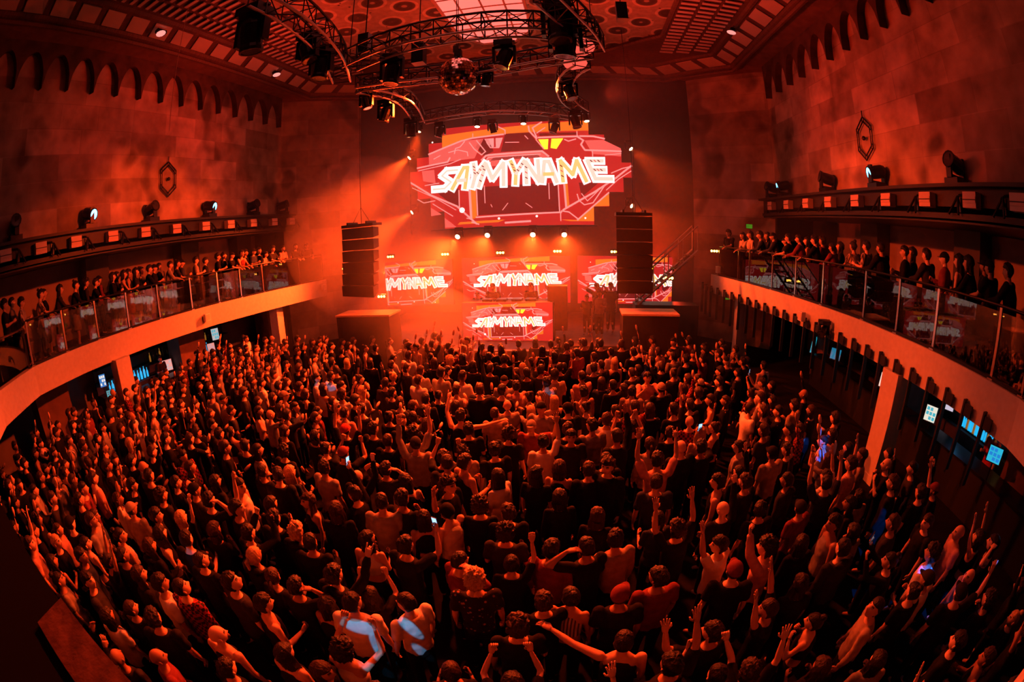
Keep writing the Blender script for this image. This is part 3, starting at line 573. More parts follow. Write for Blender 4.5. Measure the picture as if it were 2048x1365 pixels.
for P_, lab in (([(-3.2, 17.7, 5.12), (3.4, 17.7, 5.12)], 'black pipe carrying the four bright lamps under the video wall'), ([(-4.45, 18.76, 5.0), (-4.45, 18.76, 9.2)], 'upright black pipe carrying the lamps at the left edge of the video wall'), ([(5.0, 18.76, 5.0), (5.0, 18.76, 9.2)], 'upright black pipe carrying the lamps at the right edge of the video wall')):
    tag(MB().tube(P_, .035, 8).build('lighting_pipe', M_BLACKM), lab, 'pipe')
# fixtures on the trusses
TF = [(785, 112, 9.0, 1.2, 'big black moving head hanging from the left part of the arched truss'), (1008, 84, 9.0, 1.1, 'black moving head hanging from the middle of the arched truss'), (972, 138, 9.0, .8, 'black moving head hanging right beside the disco ball'),
      (645, 98, 9.0, 1.2, 'black moving head clustered on the left ceiling truss'), (618, 70, 9.2, 1.1, 'second black moving head on the left ceiling truss'), (733, 182, 9.0, .9, 'small lamp with glowing rim under the left truss node'), (772, 202, 8.9, 1.1, 'moving head tilted under the short left curved truss'),
      (822, 238, 8.9, 1.1, 'moving head at the far end of the short left curved truss'), (1128, 38, 9.2, 1.5, 'large black moving head hanging near the right truss node'), (1115, 10, 9.4, 1.5, 'large black moving head high over the right truss node'), (1138, 160, 9.0, 1.0, 'black moving head inside the tight right curved truss'),
      (1150, 222, 8.8, 1.0, 'black moving head at the far end of the tight right curved truss'), (1108, 238, 8.8, .9, 'black moving head at the right of the far curved truss'), (985, 240, 8.8, .8, 'black moving head hanging midway on the far curved truss'), (880, 246, 8.8, .9, 'black moving head at the left of the far curved truss'),
      (512, 18, 9.2, 1.5, 'large black moving head on the ceiling truss nearest the left wall')]
for k, (px, py, z, sc, lab) in enumerate(TF):
    p = atz(px, py, z); moving_head((p[0], p[1], z), (p[0]+random.uniform(-3, 3), p[1]+random.uniform(-2, 2), 0), lab, L_RED if k in (5,) else L_OFF, sc=sc)
def block(px, py, z, d, name, lab, m_=M_BLACKM):
    p = atz(px, py, z); o = MB().box((0, 0, 0), d).build(name, m_); o.location = p; MB().tube([(0, 0, 0), (0, 0, 12.9-z)], .012, 5).build('chain', M_BLACKM, o); return tag(o, lab, name.replace('_', ' '))
for px, py, z, lab in ((730, 88, 9.6, 'small black chain hoist over the left of the arched truss'), (838, 108, 9.0, 'small black chain hoist hanging left of the disco ball'), (1243, 24, 10.4, 'small black chain hoist alone under the right of the painted ceiling'), (913, 100, 9.9, 'tiny chain hoist on the disco ball cable')):
    block(px, py, z, (.26, .26, .5) if z != 9.9 else (.15, .15, .2), 'chain_hoist', lab)
for k, (px, py, s_) in enumerate(((1160, 90, 1), (1150, 122, .9))):
    p = atz(px, py, 9.0); flood(tuple(p), (p[0], p[1]-3, 0), 'wide dim red panel light at the right truss node, %s one' % ('upper', 'lower')[k], lens_mat('dimred', (1, .10, .07), 1.1), 1, .75*s_)
for k, (px, py, lab) in enumerate(((322, 64, 'small white box fixture on the left cornice, nearer one'), (553, 147, 'small white box fixture on the left cornice, farther one'), (1463, 62, 'small white box fixture on the right cornice, nearer one'), (1333, 160, 'small white box fixture on the right cornice, farther one'))):
    p = atz(px, py, 12.55); flood(tuple(p), (p[0]*.8, p[1], 5), lab, lens_mat('pinkbox', (1, .3, .26), 1.2), 1, .42)
# ledge: grey amplifier boxes with brackets and moving heads
LX = [(10, 510), (80, 490), (150, 482), (223, 471), (288, 463), (350, 456), (408, 450), (458, 445), (503, 442), (545, 440), (580, 437)]
RX = [(1475, 412), (1515, 416), (1545, 414), (1578, 412), (1617, 406), (1662, 405), (1716, 401), (1778, 400), (1856, 401), (1945, 401), (2040, 408)]
def ledge_speaker(loc, s, lab, grp):
    t = empty('ledge_floodlight', loc, 0, lab, 'floodlight', grp); m = MB(); m.box((0, 0, .0), (.22, .42, .32)); m.box((-s*.115, 0, 0), (.02, .40, .13)); m.build('housing', mat('floodlight_face', (.62, .48, .44), .6), t)
    MB().box((-s*.13, 0, .0), (.012, .42, .02)).build('louvre_slats', M_BLACK, t)
    m = MB(); m.box((s*.12, .5, -.08), (.06, .1, .3)); m.tube([(s*.1, .55, .1), (-s*.05, .42, -.3)], .03, 4); m.tube([(s*.1, .55, .1), (-s*.05, .75, -.3)], .03, 4); m.tube([(0, .16, .12), (s*.1, .5, .12)], .03, 4); m.build('bracket', M_BLACKM, t)
for i, (px, py) in enumerate(LX): p = atx(px, py, -10.65); ledge_speaker((-10.62, p[1], 6.22), -1, 'grey louvred floodlight on the left ledge beam, number %d from the camera end' % (i+1) if 0 else 'grey louvred floodlight mounted on the beam over the left balcony', 'floodlights along the left ledge beam')
RX = [q for q in RX if atx(q[0], q[1], 10.65)[1] < 18.2]
for i, (px, py) in enumerate(RX): p = atx(px, py, 10.65); ledge_speaker((10.62, p[1], 6.22), 1, 'grey louvred floodlight mounted on the beam over the right balcony', 'floodlights along the right ledge beam')
for px, py, s, lit, lab in ((30, 478, -1, 0, 'unlit moving head at the camera end of the left ledge'), (178, 444, -1, 1, 'moving head throwing a cyan beam, nearer one on the left ledge'), (303, 438, -1, 0, 'unlit moving head between the two cyan lamps on the left ledge'), (419, 430, -1, 1, 'moving head throwing a cyan beam, farther one on the left ledge'),
    (507, 430, -1, 0, 'unlit moving head next past the farther cyan lamp on the left ledge'), (590, 440, -1, 0, 'last moving head at the stage end of the left ledge, in haze'), (1502, 398, 1, 0, 'farthest moving head on the right ledge'), (1568, 388, 1, 1, 'moving head throwing a pale violet beam, farther one on the right ledge'),
    (1655, 378, 1, 0, 'unlit moving head between the two lit lamps on the right ledge'), (1755, 366, 1, 1, 'moving head with cyan lens, nearer lit one on the right ledge'), (1912, 352, 1, 0, 'big dark moving head nearest the camera on the right ledge')):
    p = atx(px, py, s*10.95); p[1] = min(p[1], 18.1); aim = (s*2.5, p[1]+2.2, 4.6) if lit else (s*2, p[1]+random.uniform(-2, 3), 9); moving_head((s*10.95, p[1], 6.56), aim, lab, L_CYAN if lit else L_OFF, up=True, sc=1.35)
    if lit: spot('ledge_beam_lamp', (s*10.8, p[1], 7.0), aim, 6500, (.12, .45, 1), 8, .3, .03)
# ------------------------------------------------------------------ bars
M_BLUE = mat('blue_bottle_glow', (.05, .3, .4), .1, emis=(.02, .50, .95), es=.9); M_BOTD = mat('dark_bottle', (.04, .05, .05), .1, spec=.8); M_AMBB = mat('amber_bottle', (.3, .13, .03), .15, emis=(1, .35, .04), es=.25)  # bottles glow by themselves, the bar light put into their colour
def bottle_mesh():
    return MB().lathe([(.036, 0), (.038, .02), (.038, .19), (.030, .22), (.013, .25), (.012, .31), (.015, .31), (.015, .33)], n=8).mesh('bottle', [M_BLUE], True)
BM = bottle_mesh(); nbot = 0
def bottle(loc, m_, sc, lab, grp):
    o = bpy.data.objects.new('bottle', BM); C.objects.link(o); o.location = loc; o.scale = (sc, sc, sc); o.material_slots[0].link = 'OBJECT'; o.material_slots[0].material = m_; return tag(o, lab, 'bottle', grp)
def bar(s, y0, y1, nm, x=11.3):
    t = empty('bar_counter', (s*x, (y0+y1)/2, 0), 0, 'long dark bar counter under the %s balcony' % nm, 'bar'); L = y1-y0
    MB().box((0, 0, .53), (.5, L, 1.06)).build('front', M_BLACK, t); MB().box((0, 0, 1.08), (.62, L, .05)).build('worktop', M_BLACKM, t)
    t = empty('back_bar', (s*12.9, (y0+y1)/2, 0), 0, 'dark back bar shelving under the %s balcony' % nm, 'shelving')
    MB().box((0, 0, .5), (.6, L, 1.0)).build('cabinet', M_DARKWALL, t); MB().box((s*.26, 0, 1.7), (.05, L, 1.4)).build('back', M_DARKWALL, t)
    for z in (1.02, 1.5, 1.95): MB().box((s*.05, 0, z), (.4, L, .03)).build('shelf', M_BLACKM, t)
bar(-1, 7.5, 15.2, 'left'); bar(1, 2.0, 14.0, 'right')
for k in range(24):
    bottle((-12.85+.12*(k % 2), 8.0+k*.085, 1.04), M_BLUE, random.uniform(1.0, 1.35), 'blue lit bottle on the lower back bar shelf next to the left column', 'blue lit bottles at the left bar')
for k in range(22):
    bottle((-12.82, 10.3+k*.19, 1.52), M_BOTD if k % 3 else M_AMBB, random.uniform(.9, 1.2), 'dark bottle on the upper back bar shelf of the left bar', 'dark bottles at the left bar')
for k in range(18):
    bottle((-12.8, 12.0+k*.10, 1.04), M_BLUE if k % 4 else M_BOTD, random.uniform(.9, 1.2), 'blue lit bottle on the lower back bar shelf beneath the pink menu screen', 'blue bottles farther along the left bar')
for k in range(16):
    bottle((12.8, 6.0+k*.1, 1.04), M_BLUE if k % 3 else M_AMBB, random.uniform(.9, 1.3), 'blue lit bottle on the right back bar beyond the thick column', 'blue bottles at the right bar by the column')
for k in range(22):
    bottle((12.75-.1*(k % 2), 2.3+k*.09, 1.04), M_BLUE if k % 2 else M_AMBB, random.uniform(1.0, 1.4), 'blue or amber lit bottle at the camera end of the right back bar', 'bottles at the camera end of the right bar')
for k in range(14):
    bottle((12.8, 4.4+k*.11, 1.52), M_AMBB if k % 2 else M_BOTD, random.uniform(.9, 1.2), 'amber bottle on the upper shelf of the right back bar', 'amber bottles at the right bar')
def monitor(px, py, x, w, h, lab, col, s, rot=.0, tiles=None):
    p = atx(px, py, x); t = empty('order_screen', tuple(p), 0, lab, 'screen'); R = look(p, (p[0]-math.copysign(3, x), p[1]-1.5, p[2]+.8)) @ Matrix.Rotation(rot, 3, 'Z')
    MB().box((0, 0, 0), (w+.04, h+.04, .05), R=R).build('casing', M_BLACK, t)
    f = MB(); f.add([R @ Vector((a*w/2, b*h/2, -.0)) + R @ Vector((0, 0, -.028)) for a, b in ((-1, -1), (1, -1), (1, 1), (-1, 1))], [(0, 1, 2, 3)]); f.build('display', em('disp_%d' % (px*7+py), col, s), t)
    if tiles:
        m = MB()
        for i in range(3):
            for j in range(3):
                if (i*3+j*5+px) % 4 == 0: continue
                m.add([R @ Vector(((i-1+a*.38)*w/3.3, (j-1+b*.36)*h/3.4, -.030)) for a, b in ((-1, -1), (1, -1), (1, 1), (-1, 1))], [(0, 1, 2, 3)])
        m.build('display_tiles', em('tile_%d' % px, tiles, s*1.2), t)
    q_ = R @ Vector((0, 0, .04)); MB().tube([(0, 0, 0), q_, (q_.x, q_.y, min(1.1-p[2], -.1))], .02, 5).build('stand', M_BLACKM, t)
monitor(205, 762, -12.4, .26, .42, 'upright bottle shelf screen glowing blue left of the near left column', (.05, .22, .6), .9, tiles=(.9, .8, .7)); monitor(222, 788, -12.4, .34, .26, 'cyan order screen just left of the near left column', (.08, .45, .5), .9, tiles=(.1, .12, .16))
monitor(335, 731, -12.4, .42, .42, 'pink and grey order screen midway along the left bar', (.9, .38, .34), .9, tiles=(.5, .4, .4)); monitor(430, 669, -12.6, .36, .50, 'pale poster screen at the far end of the left bar', (.55, .5, .5), .9, tiles=(.1, .4, .5)); monitor(422, 695, -12.6, .36, .34, 'pink order screen low at the far end of the left bar', (.9, .35, .3), .8, tiles=(.5, .35, .4))
monitor(372, 722, -12.9, 1.3, .55, 'wide blue lit panel behind the left bartender', (.01, .20, .42), .55)
monitor(1672, 709, 11.0, .40, .34, 'blue laptop lid with a white round mark on the right bar', (.01, .20, .36), .8, tiles=None); monitor(1771, 762, 11.2, .36, .38, 'cream order screen on the right bar left of the thick column', (1, .72, .6), .9, tiles=(.9, .6, .5))
monitor(1862, 828, 11.2, .34, .36, 'white and red order screen right of the thick column', (.9, .85, .7), .9, tiles=(.05, .4, .5)); monitor(1990, 910, 11.0, .36, .30, 'big cyan order screen at the camera end of the right bar', (.02, .42, .6), 1.1, tiles=(.01, .16, .5)); monitor(1628, 690, 11.6, .20, .62, 'narrow cyan shelf panel behind the fins of the right bar', (.02, .5, .65), .8, tiles=(.01, .2, .3))
monitor(1897, 816, 12.4, .35, .12, 'small white strip screen high on the right bar wall', (.75, .65, .8), .8)
p = atx(1600, 668, 13.3); m = MB()
for k in range(5):
    m.tube([(-.05, k*.8-1.6+.3*math.sin(a*1.3+k), .35*math.cos(a*(1+.2*k))+.1*k) for a in [j*.5 for j in range(10)]], .05, 4)
o = m.build('wall_mural', mat('yellow_paint', (.55, .32, .05), .8)); o.location = (13.3, p[1]-.6, 1.6); tag(o, 'swirling yellow painted mural seen between the fins of the right bar', 'mural')
o = empty('wall_lamp', (13.1, 14.0, 2.0), 0, 'yellow lit glass cloth panel low at the camera end of the right bar', 'panel'); MB().box((-1.2, -9.8, 0), (.05, .9, .7)).build('glowing_panel', em('yellowpanel', (.6, .25, .02), .16), o)  # panel given a faint yellow glow of its own
# hanging fins in front of the right bar
for k in range(26):
    y = 4.4+k*.6; x = aty_poly(HR, y)-.06
    t = empty('hanging_fin', (x, y, 2.78), 0, 'dark vertical fin with small square bracket hanging from the right balcony edge', 'fin', 'fins hanging below the right balcony')
    MB().box((-.02, 0, -.62), (.10, .045, 1.3)).build('blade', M_BLACK, t); MB().box((-.03, -.13, -.13), (.05, .2, .2)).build('bracket', M_BLACK, t)
# small things on the balcony edges
def wallbox(x, y, z, s, lab, m_=M_WHITE, d=(.14, .26, .26)):
    o = empty('wall_speaker', (x, y, z), 0, lab, 'speaker'); MB().box((0, 0, 0), d).build('housing', m_, o); MB().box((s*d[0]*.5, 0, 0), (.02, d[1]*.8, d[2]*.8)).build('grille', M_CREAM, o); MB().box((-s*d[0]*.6, 0, 0), (.06, .08, .08)).build('mount', M_BLACK, o)
p = atx(416, 635, -10.1); wallbox(aty_poly(HL, p[1])+.16, p[1], p[2], 1, 'small white box speaker on the face of the left balcony edge'); p = atx(648, 575, -9.0); wallbox(aty_poly(HL, min(p[1], 18.2))+.14, min(p[1], 18.2), p[2]+.05, 1, 'small pale speaker at the stage end of the left balcony edge')
p = atx(1612, 633, 9.2); wallbox(aty_poly(HR, p[1])-.24, p[1], p[2], -1, 'pinkish white box speaker above the fins on the right balcony edge'); p = atx(1442, 543, 8.6); wallbox(8.35, 17.9, 3.5, -1, 'small white speaker standing at the stage end of the right balcony')
moving_head((-9.7, 3.1, 2.95), (-4, 6, 0), 'black lamp on a bracket at the canted corner below the left glass balustrade', L_OFF, sc=.8); p = atz(1662, 633, 3.1); moving_head((9.15, float(p[1]), 3.0), (5, 8, 0), 'black lamp on a bracket on the right balcony edge above the fins', L_OFF, sc=.8)
for px, py, y_, lab in ((1498, 453, 18.9, 'small green exit sign over the far end of the right balcony'), (1454, 595, 18.3, 'small green exit sign low beyond the right bar')):
    p = aty(px, py, y_); o = empty('exit_sign', tuple(p), 0, lab, 'sign'); MB().box((0, 0, 0), (.32, .06, .2)).build('housing', M_BLACK, o); MB().box((0, -.035, 0), (.29, .01, .17)).build('lit_face', em('exit_green', (.12, .5, .02), .45), o)
    m = MB()
    for i, gl_ in enumerate(('E', 'X', 'I', 'T')):
        x0 = -.115+i*.06; S = {'E': [[(1, 1), (0, 1), (0, 0), (1, 0)], [(0, .5), (.8, .5)]], 'X': [[(0, 0), (1, 1)], [(0, 1), (1, 0)]], 'I': [[(.5, 0), (.5, 1)]], 'T': [[(.5, 0), (.5, 1)], [(0, 1), (1, 1)]]}[gl_]
        for st_ in S: stroke(m, [(x0+a*.04, -.04+b*.08) for a, b in st_], .012, 0, 0, lambda x, y, l: (x, -.042, y))
    m.build('lettering', em('exit_letters', (.02, .12, .01), .2), o)
# ------------------------------------------------------------------ people
def V3(*a): return Vector(a)
def soup(parts, voxel, name, smooth_it=4):
    """join overlapping tapered limbs into one continuous surface"""
    mb = MB()
    for kind, *a in parts:
        if kind == 'caps':
            pts, rs = a
            for i in range(len(pts)-1): mb.tube([pts[i], pts[i+1]], [rs[i], rs[i+1]], 10)
            for p, r in zip(pts, rs): mb.sph(p, r, 10, 7)
        elif kind == 'sph': mb.sph(a[0], a[1], 12, 8)
        elif kind == 'loft':
            rings = a[0]; n = 14; V = []; F = []
            for (z, rx, ry, cx, cy) in rings:
                for k in range(n):
                    t = 2*PI*k/n; c, s = math.cos(t), math.sin(t); V.append((cx+rx*math.copysign(abs(c)**.85, c), cy+ry*math.copysign(abs(s)**.85, s), z))
            for i in range(len(rings)-1):
                for k in range(n): F.append((i*n+k, i*n+(k+1) % n, (i+1)*n+(k+1) % n, (i+1)*n+k))
            F.append(tuple(range(n-1, -1, -1))); F.append(tuple((len(rings)-1)*n+k for k in range(n))); mb.add(V, F)
    me = mb.mesh(name+'_raw', [M_BLACK]); o = bpy.data.objects.new(name+'_raw', me); C.objects.link(o)
    r = o.modifiers.new('r', 'REMESH'); r.mode = 'VOXEL'; r.voxel_size = voxel; r.use_smooth_shade = True
    if smooth_it: s = o.modifiers.new('s', 'SMOOTH'); s.factor = .5; s.iterations = smooth_it
    dg = bpy.context.evaluated_depsgraph_get(); ev = o.evaluated_get(dg); me2 = bpy.data.meshes.new_from_object(ev)
    n = len(me2.vertices); co = np.empty(n*3, np.float32); me2.vertices.foreach_get('co', co); co = co.reshape(-1, 3)
    fs = [tuple(p.vertices) for p in me2.polygons]
    bpy.data.objects.remove(o); bpy.data.meshes.remove(me); bpy.data.meshes.remove(me2)
    return co, fs
def nrm(v): v = Vector(v); return v.normalized()
ARM = {  # (upper arm dir, forearm dir, hand dir, palm normal, hand shape); x outward, y forward, z up
 'down': ((.16, .04, -1), (.06, .28, -1), (.0, .3, -1), (-1, 0, 0), 'relax'),
 'hold': ((.18, .10, -1), (-.25, 1, .25), (-.3, .9, .4), (-1, 0, 0), 'fist'),
 'up': ((.35, .35, .9), (-.08, .28, 1), (-.05, .3, 1), (0, 1, 0), 'spread'),
 'point': ((.45, .45, .75), (.0, .5, .85), (.0, .6, .8), (0, 1, -.2), 'horns'),
 'fist': ((.3, .5, .8), (-.1, .1, 1), (0, .1, 1), (0, 1, 0), 'fist'),
 'wave': ((.8, .35, .35), (.15, .15, 1), (.1, .2, 1), (0, 1, 0), 'spread'),
 'phone': ((.25, .8, .15), (-.35, .45, .85), (-.2, .4, .9), (-.3, -1, 0), 'fist'),
 'phonehigh': ((.2, .55, .85), (-.12, .3, 1), (0, .3, 1), (-.3, -1, 0), 'fist'),
 'mouth': ((.28, .40, -.85), (-.62, .38, .9), (-.6, .1, .8), (-.6, -.8, 0), 'fist'),
 'head': ((.95, .15, .45), (-.75, -.15, .55), (-.9, -.2, .1), (0, 0, -1), 'relax'),
 'rail': ((.12, .55, -.85), (-.35, 1, -.22), (-.3, .9, -.4), (0, 0, -1), 'relax'),
 'clap': ((.2, .6, -.35), (-.35, .6, .8), (-.1, .5, .9), (-1, 0, 0), 'relax'),
 'out': ((.9, .4, .1), (.9, .5, .25), (.9, .4, .3), (0, 0, -1), 'relax'),
}
def arm_pts(sh, side, key, fem):
    u, f, h, pn, shp = ARM[key]; k = .94 if fem else 1.0
    mx = lambda v: nrm((v[0]*side, v[1], v[2]))
    e = sh+mx(u)*.29*k; w = e+mx(f)*.255*k; return e, w, mx(h), mx(pn), shp
def hand(mb, w, d, pn, side, shp, k=1.0, low=False):
    d = nrm(d); s = d.cross(pn).normalized(); pn = s.cross(d).normalized(); R = Matrix((s, d, pn)).transposed(); thumb = -side if False else (1 if s.x*side < 0 else -1)
    c = w+d*.052*k
    # palm as a flattened rounded block
    P = []
    for yy, ww, tt in ((-.055, .026, .019), (-.03, .036, .017), (.02, .043, .014), (.045, .041, .011)):
        for a in [2*PI*j/8 for j in range(8)]: P.append(c+R @ Vector((ww*math.cos(a), yy, tt*math.sin(a)))*k)
    mb.add(P, [(i*8+j, i*8+(j+1) % 8, (i+1)*8+(j+1) % 8, (i+1)*8+j) for i in range(3) for j in range(8)]+[tuple(range(7, -1, -1)), tuple(range(24, 32))])
    L = (.062, .074, .080, .073)
    for i in range(4):
        x = (-.031+.0205*i)*k*(-thumb); ln = L[i if True else 0]*k; ln = (.062, .076, .082, .072)[3-i]*k if False else (.058, .073, .08, .072)[i]*k
        base = c+R @ Vector((x, .04*k, 0))
        curl = {'relax': .45, 'fist': 1.45, 'spread': .08, 'horns': (.05 if i in (0, 3) else 1.5)}[shp]; fan = {'spread': .16, 'relax': .03, 'fist': 0, 'horns': .08}[shp]*(i-1.5)*(-thumb)
        q = base; ang = 0; pts = [q]
        for sgm, fr in ((0, .45), (1, .32), (2, .23)):
            ang += curl*(.55 if sgm == 0 else 1.0)
            q = q+R @ Vector((math.sin(fan)*math.cos(ang), math.cos(fan)*math.cos(ang), math.sin(ang)*1.0))*ln*fr*1.0; pts.append(q)
        mb.tube(pts, [.0095*k, .009*k, .0082*k, .006*k], 5 if low else 6)
    tb = c+R @ Vector((thumb*.034*k, -.022*k, .004))
    th = {'relax': (.6, .8, .35), 'fist': (-.1, .7, .8), 'spread': (1, .7, .1), 'horns': (-.2, .7, .8)}[shp]; tv = Vector((th[0]*thumb, th[1], th[2])).normalized()
    mb.tube([tb, tb+R @ tv*.032*k, tb+R @ (tv+Vector((-.25*thumb, .3, .1))).normalized()*.058*k], [.013*k, .0105*k, .0075*k], 6)
def head_verts(nu, nv, off=0.0, noise_a=0., fn=None, fem=False):
    """skull and face about the ear centre; front is +y"""
    P = []
    for j in range(nv+1):
        for i in range(nu):
            t = PI*j/nv; p = 2*PI*i/nu; x = math.sin(t)*math.sin(p); y = math.sin(t)*math.cos(p); z = math.cos(t)
            X, Y, Z = .082*x, .103*y, .122*z
            if z < 0:
                k = (-z)**1.5; X *= 1-(.42 if fem else .36)*k
                if y < 0: Y *= 1-.55*min(1, -z*1.3)
                else: Y *= 1-.06*k
            if y < 0: Y *= 1.02
            f = max(0, y)
            def g(cx, cz, sx, sz): return math.exp(-((X-cx)/sx)**2-((Z-cz)/sz)**2)*(1 if y > 0 else 0)
            if off == 0:
                Y += .024*g(0, -.028, .013, .018)+.012*g(0, -.008, .010, .022)-.010*g(.031, .004, .018, .012)-.010*g(-.031, .004, .018, .012)+.005*g(.028, .024, .024, .008)+.005*g(-.028, .024, .024, .008)
                Y += .006*g(0, -.062, .022, .009)-.004*g(0, -.078, .02, .006)+.008*g(0, -.098, .022, .014)
            n = Vector((X/.077**2, Y/.097**2, Z/.118**2)).normalized(); o = off
            if fn: o = fn(x, y, z)
            if noise_a: o += noise_a*noise.noise(Vector((X, Y, Z))*38)
            P.append((X+n.x*o, Y+n.y*o, Z+n.z*o))
    F = []
    for j in range(nv):
        for i in range(nu):
            F.append((j*nu+i, j*nu+(i+1) % nu, (j+1)*nu+(i+1) % nu, (j+1)*nu+i))
    return P, F
def head_into(mb, R, c, fem, nu=26, nv=20):
    P, F = head_verts(nu, nv, fem=fem); W = [c+R @ Vector(p) for p in P]; mi = []
    for f in F:
        q = np.mean([P[i] for i in f], axis=0); m = 0
        if q[1] > .06:
            if abs(abs(q[0])-.031) < .015 and abs(q[2]-.004) < .0075: m = 1
            elif abs(abs(q[0])-.030) < .02 and abs(q[2]-.026) < .006: m = 2
            elif abs(q[0]) < .024 and abs(q[2]+.064) < .010: m = 3
        mi.append(m)
    o = len(mb.v); mb.v += [tuple(w) for w in W]; mb.f += [tuple(i+o for i in f[::-1]) for f in F]; mb.m += mi
    for s in (-1, 1):   # ears
        mb.sph((0, 0, 0), (1, 1, 1), 8, 6); n0 = len(mb.v)-(2+5*8)
        for i in range(n0, len(mb.v)):
            v = mb.v[i]; mb.v[i] = tuple(c+R @ Vector((s*(.082+v[0]*.011*s), -.008+v[1]*.017-.004*v[2], -.008+v[2]*.030)))
def rotm(yaw, pitch): return Matrix.Rotation(-yaw, 3, 'Z') @ Matrix.Rotation(pitch, 3, 'X')
BODY = {}
def body_info(fem, L, Rr, lean=0.):
    k = .93 if fem else 1.0; shx = .165 if fem else .195; shz = 1.335 if fem else 1.44
    ly = lean; shl = V3(-shx, ly, shz); shr = V3(shx, ly, shz); return k, shl, shr
def body_mesh(fem, L, Rr, yaw, pitch, lean=0., low=False):
    key = ('b', fem, L, Rr, yaw, pitch, lean, low)
    if key in BODY: return BODY[key]
    k, shl, shr = body_info(fem, L, Rr, lean); z0 = shl.z; parts = []
    hc = V3(0, lean*1.25+.025, z0+.205)   # head centre
    tor = [(z0-.50, .15, .105, 0, 0), (z0-.34, .125, .09, 0, lean*.3), (z0-.15, .155, .105, 0, lean*.7), (z0-.04, .16, .095, 0, lean), (z0+.03, .10, .07, 0, lean), (z0+.06, .055, .052, 0, lean)]
    parts.append(('loft', tor)); parts.append(('caps', [V3(0, lean, z0+.02), V3(0, lean*1.2+.012, z0+.14)], [.056, .051 if not fem else .045]))
    r = .8 if fem else 1.0; hands = []
    for side, sh, key2 in ((-1, shl, L), (1, shr, Rr)):
        e, w, hd, pn, shp = arm_pts(sh, side, key2, fem); parts.append(('caps', [sh*1.0, sh.lerp(e, .35), e, e.lerp(w, .3), w], [.058*r, .050*r, .039*r, .041*r, .026*r])); hands.append((w, hd, pn, side, shp))
    hz = z0-.50
    for s in (-1, 1): parts.append(('caps', [V3(s*.085, 0, hz), V3(s*.10, .01, hz*.53), V3(s*.10, .03, hz*.38), V3(s*.105, -.01, .09), V3(s*.11, .09, .04)], [.085*k, .055, .05, .036, .034]))
    co, fs = soup(parts, .05 if low else .016, 'body', 3 if not low else 1)
    mb = MB(); mb.add([tuple(c) for c in co], fs, 0); R = rotm(yaw, pitch)
    head_into(mb, R, hc, fem, 12 if low else 26, 9 if low else 20)
    for h in hands: hand(mb, *h, k=.92 if fem else 1.0, low=low) if not low else mb.tube([h[0], h[0]+h[1]*.10, h[0]+h[1]*.17], [.028, .036, .02], 6)
    me = mb if low else mb.mesh('body', [M_BLACK]*4, True)
    BODY[key] = (me, R, hc, z0); return BODY[key]
def shirt_mesh(fem, L, Rr, kind, lean=0., low=False):
    key = ('s', fem, L, Rr, kind, lean, low)
    if key in BODY: return BODY[key]
    k, shl, shr = body_info(fem, L, Rr, lean); z0 = shl.z; g = .016 if kind != 'jacket' else .03; r = .8 if fem else 1.0
    crop = .30 if (fem and kind == 'tank') else .56
    zs = z0-crop; mid = .128 if fem else .155
    tor = [(zs, (.165 if crop > .4 else .13)+g, .115+g, 0, 0), (z0-.34, mid+g, .10+g, 0, lean*.3), (z0-.15, (.155 if fem else .168)+g, .118+g, 0, lean*.7), (z0-.03, .165+g*.6, .098+g, 0, lean), (z0+.035, .10+g*.5, .068+g*.5, 0, lean)]
    if kind == 'tank': tor[3] = (z0-.04, .125, .10+g, 0, lean); tor[4] = (z0+.02, .095, .06, 0, lean)
    tor.sort(key=lambda q: q[0]); tor = [q for q in tor if q[0] >= zs-1e-6]
    parts = [('loft', tor)]
    if kind == 'hood': parts.append(('sph', V3(0, lean-.09, z0+.06), (.12, .07, .06)))
    if kind != 'tank':
        for side, sh, key2 in ((-1, shl, L), (1, shr, Rr)):
            e, w, *_ = arm_pts(sh, side, key2, fem)
            if kind == 'tee': parts.append(('caps', [sh, sh.lerp(e, .62)], [.066*r+g*.4, .062*r+g*.4]))
            else: parts.append(('caps', [sh, e, e.lerp(w, .9)], [.064*r+g*.5, .050*r+g*.5, .036*r+g*.5]))
    co, fs = soup(parts, .055 if low else .02, 'shirt', 2 if not low else 0)
    if not low:   # cloth folds
        co = np.array([c+np.array((1, 1, .3))*.010*(noise.noise(Vector((c[0]*9, c[1]*9, c[2]*16)))) for c in co])
    mb = MB(); mb.add([tuple(map(float, c)) for c in co], fs, 0); me = mb if low else mb.mesh('shirt', [M_BLACK], True); BODY[key] = me; return me
def trousers_mesh(fem, kind='long', low=False):
    key = ('t', fem, kind, low)
    if key in BODY: return BODY[key]
    z0 = 1.335 if fem else 1.44; hz = z0-.50; parts = [('loft', [(hz-.16, .165, .12, 0, 0), (hz-.05, .172, .128, 0, 0), (hz+.06, .152, .11, 0, 0)])]
    if kind == 'skirt': parts = [('loft', [(hz-.42, .20, .16, 0, 0), (hz-.05, .18, .14, 0, 0), (hz+.08, .145, .11, 0, 0)])]
    else:
        for s in (-1, 1): parts.append(('caps', [V3(s*.088, 0, hz-.03), V3(s*.10, .012, hz*.53), V3(s*.105, 0, .14 if kind == 'long' else hz*.46)], [.098, .074, .058 if kind == 'long' else .08]))
    co, fs = soup(parts, .06 if low else .024, 'trousers', 2 if not low else 0); mb = MB(); mb.add([tuple(map(float, c)) for c in co], fs, 0)
    me = mb if low else mb.mesh('trousers', [M_BLACK], True); BODY[key] = me; return me
